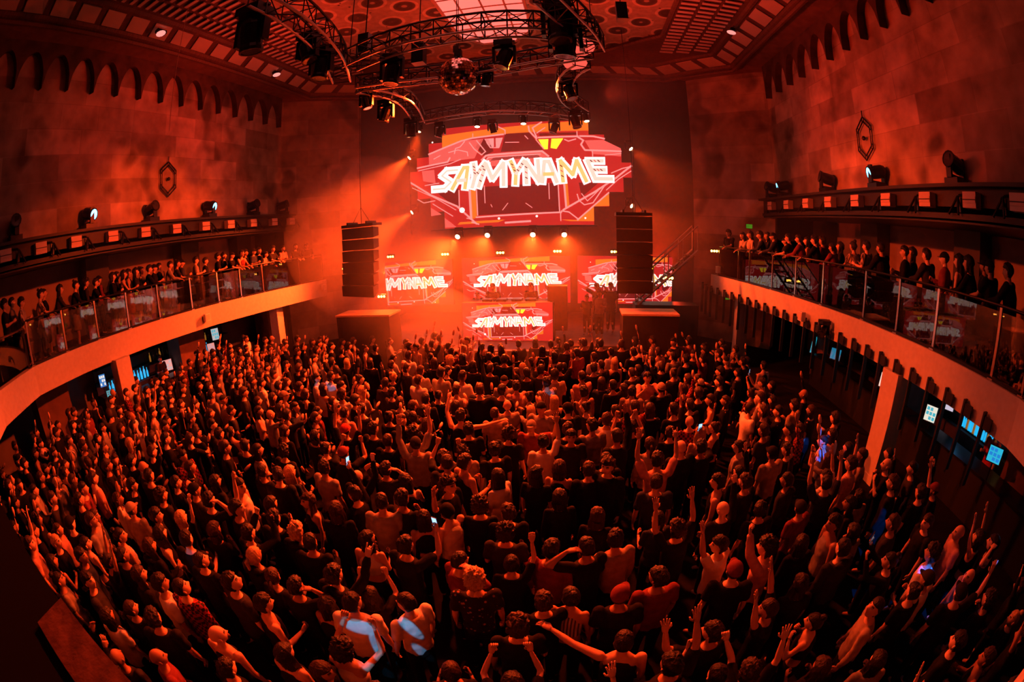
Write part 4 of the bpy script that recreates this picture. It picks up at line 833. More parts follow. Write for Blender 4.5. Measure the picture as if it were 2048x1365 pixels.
def shoe_mesh():
    if 'shoe' in BODY: return BODY['shoe']
    co, fs = soup([('caps', [V3(0, -.05, .05), V3(0, .03, .06), V3(0, .13, .045)], [.048, .048, .042]), ('loft', [(0, .045, .12, 0, .04), (.03, .045, .125, 0, .04)])], .018, 'shoe', 2); mb = MB(); mb.add([tuple(map(float, c)) for c in co], fs); BODY['shoe'] = mb.mesh('shoe', [M_BLACK], True); return BODY['shoe']
def hair_mb(style, low=False):
    nu, nv = (14, 9) if low else (40, 28); mb = MB()
    def clampf(o, test):
        return lambda x, y, z: o if test(x, y, z) else -.02
    line = lambda x, y, z: z > (.42 if y > .25 else (.42-(.25-y)*1.1 if y > -.3 else -.55))
    if style in ('short', 'fade', 'curly', 'long', 'bun', 'pony', 'messy', 'bob'):
        o = {'short': .016, 'fade': .010, 'curly': .034, 'long': .020, 'bun': .012, 'pony': .012, 'messy': .026, 'bob': .024}[style]; a = {'curly': .042, 'messy': .034, 'short': .018, 'fade': .006, 'long': .012, 'bob': .012}.get(style, .008)
        P, F = head_verts(nu, nv, off=.01, noise_a=0, fn=lambda x, y, z: (o+(.016*min(1, max(0, z-.35)*2.2)*(1.2 if y > 0 else .8) if style in ('short', 'messy', 'fade') else 0)) if line(x, y, z) else -.02)
        Q = []
        for p in P:
            v = Vector(p); n = v.normalized(); Q.append(v+n*a*noise.noise(v*(60 if style == 'curly' else 42)+Vector((3, 1, 2))))
        mb.add(Q, [f[::-1] for f in F])
    if style == 'under':
        P, F = head_verts(nu, nv, off=.01, fn=lambda x, y, z: .008 if (line(x, y, z) and z < .30) else -.02); mb.add(P, [f[::-1] for f in F])
    if style in ('long', 'bob'):
        zz = -.36 if style == 'long' else -.17; parts = [('loft', [(zz, .07, .035, 0, -.085), (-.15, .098, .05, 0, -.07), (-.02, .094, .075, 0, -.025), (.05, .07, .06, 0, -.02)])]
        for s in (-1, 1): parts.append(('caps', [V3(s*.075, .0, .02), V3(s*.088, -.01, -.08), V3(s*.09, -.005, zz*.75)], [.026, .030, .018]))
        co, fs = soup(parts, .04 if low else .016, 'hair', 2); co = [Vector(map(float, c)) for c in co]; co = [c+Vector((c.x, c.y, 0)).normalized()*.008*noise.noise(Vector((c.x*60, c.y*60, c.z*6))) for c in co]; mb.add(co, fs)
    if style == 'bun': mb.sph((0, -.06, .13), (.045, .045, .042), 10, 7)
    if style == 'pony': mb.tube([(0, -.10, .05), (0, -.15, .03), (0, -.16, -.1), (0, -.13, -.2)], [.022, .03, .028, .008], 8)
    if style in ('cap', 'backcap', 'beanie'):
        P, F = head_verts(nu, nv, off=.01, fn=lambda x, y, z: (.017 if style != 'beanie' else .022) if z > (.28 if style == 'beanie' else .22) else -.02); mb.add([Vector(p)*1.0 for p in P], [f[::-1] for f in F])
        if style == 'beanie': mb.tube([(.094*math.sin(a), .115*math.cos(a), .032) for a in [2*PI*k/16 for k in range(17)]], .014, 6)
        else:
            s = 1 if style == 'cap' else -1; P = []
            for a in [-1.1+.22*k for k in range(11)]:
                P.append((.085*math.sin(a), s*.102*math.cos(a), .038))
            for a in [-1.1+.22*k for k in range(11)]:
                P.append((.080*math.sin(a), s*(.102*math.cos(a)+.075*math.cos(a*1.25)), .026))
            mb.add(P, [(i, i+1, 12+i, 11+i) for i in range(10)]); mb.add([(x, y, z-.006) for x, y, z in P], [(11+i, 12+i, i+1, i) for i in range(10)])
    return mb
HAIRM = {}
def hair_mesh(style):
    if style not in HAIRM: HAIRM[style] = hair_mb(style).mesh('hair', [M_BLACK], True)
    return HAIRM[style]
SKIN = [mat('skin_%d' % i, c, .55, spec=.4) for i, c in enumerate(((.62, .38, .27), (.50, .29, .19), (.36, .19, .12), (.70, .46, .35)))]
EYE = mat('eye', (.25, .22, .2), .3); BROW = mat('brow', (.05, .03, .02), .8); LIP = mat('lip', (.42, .16, .13), .5)
HAIR = {'black': noisy('hair_black', (.008, .005, .004), (.016, .010, .008), 60, .5, .8, spec=.3, stretch=(1, 1, .2)), 'brown': noisy('hair_brown', (.045, .022, .012), (.02, .010, .006), 60, .5, .8, spec=.3, stretch=(1, 1, .2)), 'blond': noisy('hair_blond', (.55, .36, .18), (.32, .2, .1), 60, .5, .5, spec=.4, stretch=(1, 1, .2))}
def cloth(name, c, k=.75):
    return noisy('cloth_'+name, c, tuple(x*k for x in c), 14, .85, .35, spec=.15)
CL = {'black': cloth('black', (.009, .008, .008)), 'charcoal': cloth('charcoal', (.030, .028, .030)), 'white': cloth('white', (.75, .72, .70), .9), 'grey': cloth('grey', (.30, .28, .28)), 'maroon': cloth('maroon', (.20, .04, .05)), 'tan': cloth('tan', (.34, .27, .23)), 'navy': cloth('navy', (.03, .04, .09)),
      'pink': cloth('pink', (.62, .34, .32)), 'red': cloth('red', (.5, .05, .04)), 'denim': cloth('denim', (.07, .10, .18)), 'olive': cloth('olive', (.16, .14, .07))}
def pattern_cloth(name, c1, c2, kind):
    m = mat('cloth_'+name, c1, .85, spec=.15); nt = m.node_tree; N = nt.nodes; L = nt.links; b = N['Principled BSDF']; tc = N.new('ShaderNodeTexCoord')
    if kind == 'stripes': w = N.new('ShaderNodeTexWave'); w.inputs['Scale'].default_value = 9; w.bands_direction = 'X'; L.new(tc.outputs['Object'], w.inputs[0]); out = w.outputs['Fac']
    elif kind == 'check': w = N.new('ShaderNodeTexChecker'); w.inputs['Scale'].default_value = 22; L.new(tc.outputs['Object'], w.inputs[0]); out = w.outputs['Fac']
    else: w = N.new('ShaderNodeTexVoronoi'); w.inputs['Scale'].default_value = 16; L.new(tc.outputs['Object'], w.inputs[0]); r = N.new('ShaderNodeMapRange'); r.inputs[1].default_value = .22; r.inputs[2].default_value = .25; L.new(w.outputs['Distance'], r.inputs[0]); out = r.outputs[0]
    mx = N.new('ShaderNodeMix'); mx.data_type = 'RGBA'; mx.inputs[6].default_value = (*c1, 1); mx.inputs[7].default_value = (*c2, 1); L.new(out, mx.inputs[0]); L.new(mx.outputs[2], b.inputs['Base Color']); return m
CL['striped'] = pattern_cloth('striped', (.6, .5, .48), (.04, .03, .03), 'stripes'); CL['plaid'] = pattern_cloth('plaid', (.3, .03, .03), (.03, .02, .02), 'check'); CL['floral'] = pattern_cloth('floral', (.35, .2, .18), (.02, .018, .02), 'dots')
GN = {'tee': 'T-shirt', 'tank': 'tank top', 'long': 'long-sleeved top', 'jacket': 'jacket', 'hood': 'hooded top'}
PN = {('down', 'down'): 'arms down', ('hold', 'down'): 'one forearm raised', ('down', 'hold'): 'holding a cup', ('hold', 'hold'): 'both forearms forward', ('down', 'up'): 'right arm raised', ('up', 'down'): 'left arm raised', ('up', 'up'): 'both arms raised', ('down', 'point'): 'right hand making horns',
      ('point', 'down'): 'left hand making horns', ('down', 'fist'): 'fist in the air', ('down', 'wave'): 'waving', ('wave', 'down'): 'waving the left hand', ('phone', 'phone'): 'filming with a phone', ('down', 'phonehigh'): 'holding a phone high', ('phonehigh', 'down'): 'holding a phone high in the left hand', ('down', 'mouth'): 'hand at the mouth', ('head', 'head'): 'both hands on the head',
      ('rail', 'rail'): 'leaning on the rail', ('rail', 'down'): 'one hand on the rail', ('clap', 'clap'): 'clapping', ('out', 'out'): 'arms stretched sideways', ('out', 'up'): 'arms thrown wide', ('fist', 'down'): 'left fist in the air', ('mouth', 'mouth'): 'drinking with both hands', ('down', 'head'): 'hand on the head', ('head', 'down'): 'left hand on the head', ('down', 'rail'): 'one arm on the rail'}
HN = {'short': 'short %s hair', 'fade': 'close-cropped %s hair', 'curly': 'curly %s hair', 'long': 'long %s hair', 'bun': '%s hair in a bun', 'pony': '%s ponytail', 'messy': 'messy %s hair', 'bob': '%s bobbed hair', 'cap': '%s cap', 'backcap': 'backwards %s cap', 'beanie': '%s beanie', 'bald': 'bald head'}
NP = 0
def person(x, y, z, rz, a, shoes=False):
    """one person with hair and clothing as children; a is the dict of looks"""
    fem = a['fem']; me, R, hc, z0 = body_mesh(fem, a['L'], a['R'], a['yaw'], a['pitch'], a.get('lean', 0.))
    o = bpy.data.objects.new('person', me); C.objects.link(o); s = a['s']; o.location = (x, y, z); o.rotation_euler = (0, 0, rz); o.scale = (s*a.get('wide', 1), s*a.get('wide', 1), s)
    for sl, m_ in zip(o.material_slots, (SKIN[a['skin']], EYE, BROW, LIP)): sl.link = 'OBJECT'; sl.material = m_
    def kid(name, mesh, m_, mw=None):
        c = bpy.data.objects.new(name, mesh); C.objects.link(c); c.parent = o; c.material_slots[0].link = 'OBJECT'; c.material_slots[0].material = m_
        if mw is not None: c.matrix_local = mw
        return c
    if a['hair'] != 'bald':
        M = R.to_4x4(); M.translation = hc; hat = a['hair'] in ('cap', 'backcap', 'beanie')
        kid({'cap': 'cap', 'backcap': 'cap', 'beanie': 'beanie'}.get(a['hair'], 'hair'), hair_mesh(a['hair']), CL[a['hc']] if hat else HAIR[a['hc']], M)
        if hat: kid('hair', hair_mesh('under'), HAIR['black'], M)
    kid({'tee': 'shirt', 'tank': 'tank_top', 'long': 'shirt', 'jacket': 'jacket', 'hood': 'hooded_top'}[a['top']], shirt_mesh(fem, a['L'], a['R'], a['top'], a.get('lean', 0.)), CL[a['tc']])
    kid({'skirt': 'skirt'}.get(a.get('leg', 'long'), 'trousers'), trousers_mesh(fem, a.get('leg', 'long')), CL[a.get('bc', 'black')])
    if shoes:
        for sgn in (-1, 1): kid('shoe', shoe_mesh(), CL['black'], Matrix.Translation((sgn*.107, 0.03, -.01)))
    if a.get('phone') is not None:   # a phone rests in the raised hand: a thing of its own
        side = -1 if a['L'].startswith('phone') and not a['R'].startswith('phone') else 1
        k, shl, shr = body_info(fem, a['L'], a['R'], a.get('lean', 0)); e, w, hd, pn, shp = arm_pts(shr if side > 0 else shl, side, a['R'] if side > 0 else a['L'], fem)
        M = o.matrix_basis if False else (Matrix.Translation((x, y, z)) @ Matrix.Rotation(rz, 4, 'Z') @ Matrix.Scale(s, 4)); p = M @ (w+hd*.13+Vector((0, -.02, 0)))
        ph = bpy.data.objects.new('mobile_phone', None); C.objects.link(ph); ph.location = p; ph.rotation_euler = (math.radians(8), 0, rz); tag(ph, a['phone'], 'phone', 'phones held over the crowd')
        c = bpy.data.objects.new('casing', PHC); C.objects.link(c); c.parent = ph; c = bpy.data.objects.new('display', PHD); C.objects.link(c); c.parent = ph
    return o
PHC = MB().box((0, 0, 0), (.075, .009, .150)).mesh('phone_casing', [M_BLACK]); PHD = MB().add([(-.034, -.0055, -.07), (.034, -.0055, -.07), (.034, -.0055, .07), (-.034, -.0055, .07)], [(0, 1, 2, 3)]).mesh('phone_display', [em('phone_display', (.35, .6, 1), 1.6)])
POSES = [('down', 'down')]*10+[('down', 'hold')]*5+[('hold', 'hold')]*3+[('down', 'up')]*2+[('up', 'down')]+[('up', 'up')]+[('down', 'fist')]+[('down', 'mouth')]*2+[('phone', 'phone')]+[('down', 'wave')]+[('clap', 'clap')]
TOPS = [('tee', 'black')]*9+[('tee', 'charcoal')]*3+[('tee', 'grey')]*2+[('tee', 'white')]*2+[('long', 'black')]*4+[('jacket', 'black')]*3+[('hood', 'charcoal')]+[('tank', 'white')]+[('tank', 'black')]*3+[('tee', 'maroon')]+[('tee', 'tan')]+[('tee', 'navy')]+[('long', 'grey')]+[('tee', 'pink')]+[('tee', 'striped')]+[('long', 'plaid')]
YAWS = [0, 0, 0, .5, -.5]
def rand_look(r):
    fem = r.random() < .38; top, tc = r.choice(TOPS); L, Rr = r.choice(POSES)
    if fem: hair = r.choice(['long', 'long', 'long', 'bun', 'pony', 'bob']); 
    else: hair = r.choice(['short', 'short', 'short', 'fade', 'fade', 'curly', 'messy', 'bald' if r.random() < .5 else 'short', 'cap' if r.random() < .4 else 'short'])
    if not fem and top == 'tank' and r.random() < .5: top = 'tee'
    hc = r.choice(['black', 'black', 'black', 'brown', 'brown']) if hair != 'cap' else r.choice(['black', 'charcoal', 'maroon'])
    if fem and r.random() < .08: hc = 'blond'
    return dict(fem=fem, L=L, R=Rr, yaw=r.choice(YAWS) if (L, Rr) in (('down', 'down'), ('down', 'hold')) else 0, pitch=.16, hair=hair, hc=hc, top=top, tc=tc, skin=r.choice([0, 0, 1, 1, 2, 3]), s=r.uniform(.95, 1.04))
# looks of the ones that stand out: key=value overrides on top of the plain look
def K(**k): return k
STAR = {  # head pixel -> (handle, overrides)
 (708, 1222): ('the white T-shirt lit cyan', K(fem=0, hair='fade', hc='black', top='tee', tc='white', yaw=.5, skin=0, L='down', R='down')),
 (816, 1210): ('the half-white half-blue shirt', K(fem=0, hair='fade', hc='black', top='tee', tc='white', yaw=-.5, L='down', R='down', rot=.9)),
 (950, 1174): ('the curly blond man', K(fem=0, hair='curly', hc='blond', top='tee', tc='floral', yaw=0, L='down', R='down')),
 (1088, 1208): ('the cropped head in black', K(fem=0, hair='short', hc='brown', top='tee', tc='black', yaw=0, L='down', R='down')),
 (1140, 1206): ('the bun in striped top', K(fem=1, hair='bun', hc='black', top='tank', tc='striped', yaw=-.5, L='down', R='down')),
 (1246, 1294): ('the dark round head with outstretched arm', K(fem=0, hair='fade', hc='black', top='tank', tc='black', yaw=0, L='out', R='down')),
 (1426, 1272): ('the man waving beside his face', K(fem=0, hair='short', hc='black', top='tee', tc='black', yaw=-.5, L='wave', R='down')),
 (1318, 1160): ('the broad man in brown T-shirt', K(fem=0, hair='short', hc='black', top='tee', tc='maroon', yaw=-.5, wide=1.08)),
 (1232, 1088): ('the man in grey long sleeves', K(fem=0, hair='short', hc='black', top='long', tc='tan', yaw=.5, L='down', R='down')),
 (1442, 1092): ('the waving white T-shirt', K(fem=0, hair='short', hc='black', top='tee', tc='white', yaw=-.5, L='up', R='down', rot=.5)),
 (1532, 1112): ('the long-sleeved man filming', K(fem=0, hair='messy', hc='black', top='long', tc='pink', yaw=0, L='phonehigh', R='down', rot=.6)),
 (1633, 1243): ('the bare-armed woman drinking', K(fem=1, hair='bun', hc='black', top='tank', tc='black', L='mouth', R='mouth', rot=.5)),
 (1749, 1223): ('the bearded man looking up', K(fem=0, hair='fade', hc='black', top='long', tc='tan', pitch=.5, yaw=-.5, rot=.6)),
 (1941, 1153): ('the bald man in pale jacket', K(fem=0, hair='bald', hc='black', top='jacket', tc='tan', yaw=-.5, pitch=.35, rot=.5)),
 (1917, 1073): ('the pink T-shirt', K(fem=0, hair='bald', hc='black', top='tee', tc='pink', rot=.5)),
 (1666, 1060): ('the man in grey vest', K(fem=0, hair='short', hc='black', top='tank', tc='grey', rot=1.0)),
 (1775, 933): ('the man drinking with both hands', K(fem=0, hair='bald', top='tee', tc='black', L='mouth', R='mouth', rot=.4)),
 (312, 1316): ('the bald man in maroon', K(fem=0, hair='bald', top='tee', tc='maroon', rot=-.4)),
 (324, 1180): ('the plain white T-shirt', K(fem=0, hair='short', hc='black', top='tee', tc='white', rot=-.3)),
 (366, 1186): ('the red plaid shirt', K(fem=0, hair='fade', hc='black', top='long', tc='plaid', pitch=.5, yaw=.5)),
 (258, 1216): ('the woman with tied-back hair', K(fem=1, hair='pony', hc='brown', top='jacket', tc='black', pitch=.16, yaw=.5)),
 (180, 1172): ('the man in glasses', K(fem=0, hair='short', hc='black', top='long', tc='charcoal', yaw=.5)),
 (262, 1022): ('the pale cap', K(fem=0, hair='cap', hc='tan', top='long', tc='tan', yaw=.5, pitch=.16)),
 (112, 966): ('the cap and pale jacket', K(fem=0, hair='cap', hc='tan', top='jacket', tc='tan', rot=-.7)),
 (186, 1054): ('the cropped man in grey', K(fem=0, hair='fade', hc='brown', top='tee', tc='grey', rot=-.5)),
 (170, 1090): ('the headband', K(fem=1, hair='pony', hc='black', top='tank', tc='black', yaw=.5)),
 (388, 986): ('the backwards cap', K(fem=0, hair='backcap', hc='black', top='tee', tc='charcoal', L='head', R='down')),
 (420, 1014): ('the arm over the brow', K(fem=0, hair='short', hc='black', top='tee', tc='black', L='down', R='head')),
 (480, 982): ('the broad-backed white tank', K(fem=0, hair='fade', hc='black', top='tank', tc='white', yaw=.5)),
 (592, 1068): ('the round blond head', K(fem=0, hair='messy', hc='blond', top='hood', tc='black')),
 (620, 1004): ('the smiling woman by the phone', K(fem=1, hair='long', hc='brown', top='tank', tc='black', rot=2.6, phone=None)),
 (674, 1032): ('the long straight hair', K(fem=1, hair='long', hc='brown', top='long', tc='black')),
 (712, 992): ('the arm holding a phone high', K(fem=0, hair='short', hc='black', top='long', tc='black', L='down', R='phonehigh', phone='lit phone held highest above the crowd middle')),
 (590, 1176): ('the wrist watch over the face', K(fem=0, hair='short', hc='black', top='tee', tc='black', L='down', R='head')),
 (690, 1314): ('the round afro filming', K(fem=1, hair='curly', hc='black', top='tank', tc='white', L='phone', R='phone')),
 (670, 1168): ('the raised V sign', K(fem=0, hair='short', hc='black', top='hood', tc='black', L='down', R='point')),
 (770, 938): ('the hands on the head', K(fem=0, hair='short', hc='black', top='tee', tc='charcoal', L='head', R='head')),
 (898, 1028): ('the profile in white tank', K(fem=0, hair='backcap', hc='brown', top='tank', tc='white', yaw=.5, L='down', R='mouth')),
 (960, 1024): ('the huge curly hair', K(fem=1, hair='curly', hc='brown', top='long', tc='black', s=1.04)),
 (916, 1124): ('the cropped man in ribbed sweater', K(fem=0, hair='fade', hc='black', top='long', tc='maroon', L='down', R='head')),
 (810, 1100): ('the man filming with one hand', K(fem=0, hair='short', hc='black', top='tee', tc='black', L='down', R='phone', phone='lit phone held out by the man right of the hooded heads')),
 (812, 972): ('the bottle drinker', K(fem=1, hair='long', hc='black', top='tank', tc='black', L='down', R='mouth')),
 (1174, 1108): ('the cropped man touching his ear', K(fem=0, hair='fade', hc='black', top='tee', tc='black', L='head', R='down')),
 (1100, 1110): ('the bowed head in pale sweater', K(fem=0, hair='short', hc='black', top='long', tc='maroon', pitch=-.5)),
 (1216, 942): ('the wavy-haired young man', K(fem=0, hair='messy', hc='brown', top='jacket', tc='black', rot=2.4)),
 (1314, 934): ('the pink top with both arms raised', K(fem=0, hair='short', hc='black', top='tee', tc='pink', L='up', R='point')),
 (1438, 968): ('the side-on black tank', K(fem=0, hair='short', hc='black', top='tank', tc='black', rot=.8)),
 (690, 863): ('the red beanie', K(fem=0, hair='beanie', hc='red', top='tee', tc='black', L='up', R='up')),
 (568, 802): ('the pale cap at mid crowd', K(fem=0, hair='cap', hc='tan', top='tee', tc='tan', yaw=.5)),
 (647, 722): ('the white T-shirt with cyan hem', K(fem=0, hair='short', hc='black', top='tee', tc='white')),
 (673, 748): ('the cropped man in black sweater', K(fem=0, hair='fade', hc='black', top='long', tc='black', rot=1.2)),
 (713, 704): ('the T-shirt with white print', K(fem=0, hair='short', hc='black', top='tee', tc='charcoal', rot=2.8)),
 (833, 697): ('the bearded man in pale tank', K(fem=0, hair='short', hc='black', top='tank', tc='tan', rot=2.9)),
 (900, 730): ('the bright blond head', K(fem=0, hair='curly', hc='blond', top='tee', tc='black')),
 (1094, 771): ('the striped shirt', K(fem=0, hair='short', hc='black', top='tee', tc='striped')),
 (1033, 773): ('the pale patterned shirt', K(fem=0, hair='short', hc='black', top='tee', tc='pink')),
 (1168, 792): ('the bare-shouldered back', K(fem=0, hair='short', hc='black', top='tank', tc='tan')),
 (1083, 824): ('the flat wide cap', K(fem=0, hair='backcap', hc='black', top='tee', tc='grey', rot=2.7)),
 (1136, 826): ('the bearded man in black cap', K(fem=0, hair='beanie', hc='black', top='tee', tc='black', yaw=-.5)),
 (1063, 851): ('the pale cap facing back', K(fem=0, hair='cap', hc='tan', top='tee', tc='maroon', rot=2.9, L='wave', R='down')),
 (990, 826): ('the man looking up at the lights', K(fem=0, hair='fade', hc='brown', top='tee', tc='tan', pitch=.5, yaw=.5)),
 (921, 841): ('the long raised arm with horns', K(fem=0, hair='short', hc='black', top='tank', tc='black', L='point', R='out')),
 (1142, 877): ('the man facing back in dark shirt', K(fem=0, hair='short', hc='black', top='tee', tc='charcoal', rot=3.0)),
 (1185, 859): ('the printed grey T-shirt', K(fem=0, hair='short', hc='black', top='tee', tc='grey', yaw=-.5)),
 (1323, 781): ('the pale skullcap', K(fem=0, hair='beanie', hc='tan', top='tee', tc='black')),
 (1294, 763): ('the clapping man in pink', K(fem=0, hair='short', hc='black', top='tee', tc='pink', L='clap', R='clap', rot=2.8)),
 (1264, 787): ('the wide pale T-shirt back', K(fem=0, hair='short', hc='black', top='tee', tc='tan')),
 (1403, 767): ('the pale striped cap', K(fem=0, hair='cap', hc='striped', top='jacket', tc='black', yaw=.5)),
 (1487, 728): ('the man shading a camera', K(fem=0, hair='short', hc='black', top='tee', tc='black', L='phone', R='phone')),
 (1526, 769): ('the blue-lit phone filmer', K(fem=0, hair='short', hc='black', top='tee', tc='tan', L='phone', R='phone', rot=.3, phone='blue lit phone held at face height left of the first hanging fins')),
 (1378, 687): ('the high topknot', K(fem=1, hair='bun', hc='blond', top='tank', tc='pink')),
 (1401, 874): ('the long pale hair', K(fem=1, hair='long', hc='blond', top='tank', tc='pink')),
 (1403, 900): ('the tilted phone', K(fem=0, hair='short', hc='black', top='tee', tc='black', L='down', R='phone', phone='dark phone held sideways in front of long pale hair')),
 (468, 1180): ('the blue-lit face', K(fem=0, hair='short', hc='black', top='tee', tc='charcoal', pitch=.5, yaw=.5)),
 (400, 1122): ('the cyan-lit nape', K(fem=0, hair='fade', hc='black', top='tee', tc='black', pitch=.5, yaw=.5)),
 (248, 1122): ('the blue-lit cheek', K(fem=1, hair='bun', hc='black', top='tee', tc='black', yaw=.5)),
 (164, 1120): ('the bearded profile lit pale blue', K(fem=0, hair='short', hc='black', top='tee', tc='navy', yaw=.5)),
 (1779, 1132): ('the cyan phone case', K(fem=1, hair='bun', hc='black', top='long', tc='black', L='phone', R='phone', rot=.4, phone='cyan cased phone held up near the blue patches')),
 (1784, 1060): ('the cropped head before the blue patch', K(fem=0, hair='fade', hc='brown', top='tee', tc='charcoal')),
 (188, 812): ('the head under the blue glow', K(fem=0, hair='fade', hc='black', top='tee', tc='black', rot=-1)),
 (1983, 1099): ('the raised bent arm', K(fem=0, hair='long', hc='black', top='tank', tc='black', L='head', R='down')),
 (274, 805): ('the woman beside the near left column', K(fem=1, hair='long', hc='black', top='tank', tc='black', L='down', R='up')),
 (300, 808): ('the looped raised arms', K(fem=0, hair='short', hc='black', top='tank', tc='black', L='up', R='up')),
 (476, 1032): ('the dark-framed glasses', K(fem=0, hair='short', hc='black', top='tee', tc='black', yaw=.5, L='fist', R='down')),
}
def tile(x0, y0, k, s): 
    v = [float(q) for q in s.split()]; return [(x0+v[i]/k, y0+v[i+1]/k) for i in range(0, len(v), 2)]
HEADS = [tuple(k) for k in STAR]
HEADS += tile(0, 1120, 4.995, '1040 540 1570 660 560 180')+tile(400, 1120, 4.995, '700 150 630 470 820 930 180 790 260 1100 1240 420 1190 1090 970 1210 1680 300 960 840')
HEADS += tile(800, 1120, 4.995, '1180 720 500 1090 250 1190')+tile(1200, 1120, 4.995, '700 1130 1170 1180 1500 1110 200 410 1330 170 2020 230')+tile(1600, 1120, 4.571, '740 900 230 950 1170 190 1050 290 1720 390 2010 470 1430 790')
HEADS += tile(0, 920, 4.995, '200 60 250 90 90 180 80 260 430 50 400 190 630 110 710 190 750 290 940 240 1150 350 1310 260 1430 110 1500 220 1880 60 800 450 840 340 530 430 360 480 370 620 540 640 720 700 930 560 1190 770 550 820 340 740 1560 600 1780 540 1590 750 1480 870 1880 860 1790 900 500 1000 1060 1000')
HEADS += tile(400, 920, 4.995, '130 190 230 140 470 740 130 700 700 440 740 620 530 970 1100 850 1240 120 1560 170 880 110 790 220 1820 480 1650 760 2000 150 2020 450')
HEADS += tile(800, 920, 4.995, '470 80 640 100 990 150 1360 150 1590 70 1890 110 1600 350 230 540 1080 550 1050 760 1110 1000 1970 530')+tile(1200, 920, 4.995, '560 270 600 520 780 700 1240 500 1460 250 1610 500 1880 220 2040 800')
HEADS += tile(1600, 920, 4.571, '250 160 240 240 480 370 570 280 110 720 510 630 1170 580 1650 700 1190 920')
HEADS += tile(440, 650, 4.875, '970 120 810 230 750 160 630 200 600 260 480 240 400 290 340 250 960 220 1020 180 1180 250 1250 220 1120 270 910 350 1090 400 810 480 1840 210 1680 490 1810 430 1730 420 1610 570 640 390 520 360 450 420 260 350 350 370 180 500 280 500 390 490 520 500 640 540 70 520 120 580 310 550 400 580 560 600 620 600 770 640 1380 650 1450 660 1670 660 1930 560 830 700 1080 710 1190 720 350 700 230 700 500 700 1310 740 720 810 930 800 1380 820 1210 870 1130 830 1750 760 1870 800 1640 860 570 820 480 880 100 850 920 910 650 920 1490 1060 1770 970 1860 930 620 1040 910 1050 660 990 90 1020 1630 1140 1910 1200 1200 1270 240 1190 350 1210 50 1250')
HEADS += tile(820, 650, 4.875, '75 60 240 140 290 160 580 120 210 200 400 270 370 210 510 330 235 360 610 390 700 220 790 270 880 180 940 120 1060 190 1220 140 1250 60 890 240 950 250 1020 290 1110 290 920 370 1095 380 1035 450 1140 480 1195 410 1280 350 1275 470 1290 250 1375 200 1430 130 1460 420 1500 370 1410 530 1530 230 1630 280 1700 220 1860 220 1850 140 1800 330 1870 390 1680 530 1780 530 1870 540 1410 710 1500 680 920 580 895 690 950 790 1180 790 300 520 75 550 450 650 270 640 510 540 550 650 680 610 680 680 150 740 30 790 120 840 570 1050 30 900 160 970 1540 1040 1300 1150 1920 920 30 1120 80 1190 510 1250 320 1310 830 1250 990 1240 1910 1320')
HEADS += tile(1200, 650, 4.875, '870 180 1020 180 430 150 320 120 240 140 140 100 110 270 390 250 700 240 720 310 570 290 910 280 1010 330 840 370 1230 380 1330 240 600 400 380 390 145 360 235 370 315 470 110 530 720 460 240 600 130 620 860 570 820 640 1170 580 960 700 1090 730 1240 690 470 740 490 830 155 850 340 860 85 920 720 870 880 940 1130 960 1450 860 1600 880 310 1030 690 1040 490 1170 790 1250 1370 1170 1600 1070 1750 850 1690 560 1600 400 1440 350 1850 1050 1840 1220 1740 1220 170 1290')
HEADS += tile(1500, 700, 5.12, '560 460 460 590 500 630 640 600 340 660 140 620 300 600 430 830 150 870 770 890 860 830 1030 950 370 1040 460 1060 230 1110 1160 1080 870 740')
HEADS += tile(60, 690, 5.12, '580 730 390 700 430 820 270 920 220 870 400 1000 510 960 100 1020 190 1020 30 970 740 1030 860 1140 930 900 1050 830 1160 910 1390 1010 1420 440 1430 570 1570 370 1560 480 1800 240 1970 190 1720 400 1830 450 1910 420 1690 650 1860 560 1980 600 1980 370 1640 760 1700 920 1630 980 1860 850 1940 970 130 1190 40 1120 240 1110 1560 1140 1260 1010')
SP = []   # every spot on the floor: x, y, star handle or None, overrides
def clear(x, y, d): return all((x-q[0])**2+(y-q[1])**2 > d*d for q in SP)
def on_floor(x, y):
    if y < .1 or x < -11.0 or x > 8.9: return False
    if y > 14.0 or (abs(x) < 2.1 and y > 13.95): return False
    if y > 13.75 and 3.2 < abs(x) < 6.1: return False
    for cx, cy in ((-10.42, 7.4), (-10.05, 15.85), (9.6, 7.45)):
        if abs(x-cx) < .5 and abs(y-cy) < .55: return False
    return True
for i, (px, py) in enumerate(HEADS):
    st = STAR.get((px, py)); dd = st[1] if st else {}; p = atz(px, py, (1.60 if not dd.get('fem', 0) else 1.52))
    x, y = float(p[0]), float(p[1])
    if not on_floor(x, y): continue
    if not clear(x, y, .27): continue
    SP.append((x, y, st[0] if st else None, dd))
nlisted = len(SP); r_ = random.Random(11)
def fill(n, x0, x1, y0, y1, d, test=None):
    for _ in range(n):
        x = r_.uniform(x0, x1); y = r_.uniform(y0, y1)
        if on_floor(x, y) and clear(x, y, d) and (test is None or test(x, y)): SP.append((x, y, None, {}))
seen = lambda x, y: -40 < proj((x, y, 1.6))[0] < 2090 and proj((x, y, 1.75))[1] < 1420
fill(2600, -10.6, 7.4, .8, 13.9, .52, seen); fill(1500, -8.5, 8.6, .3, 6, .52, seen)
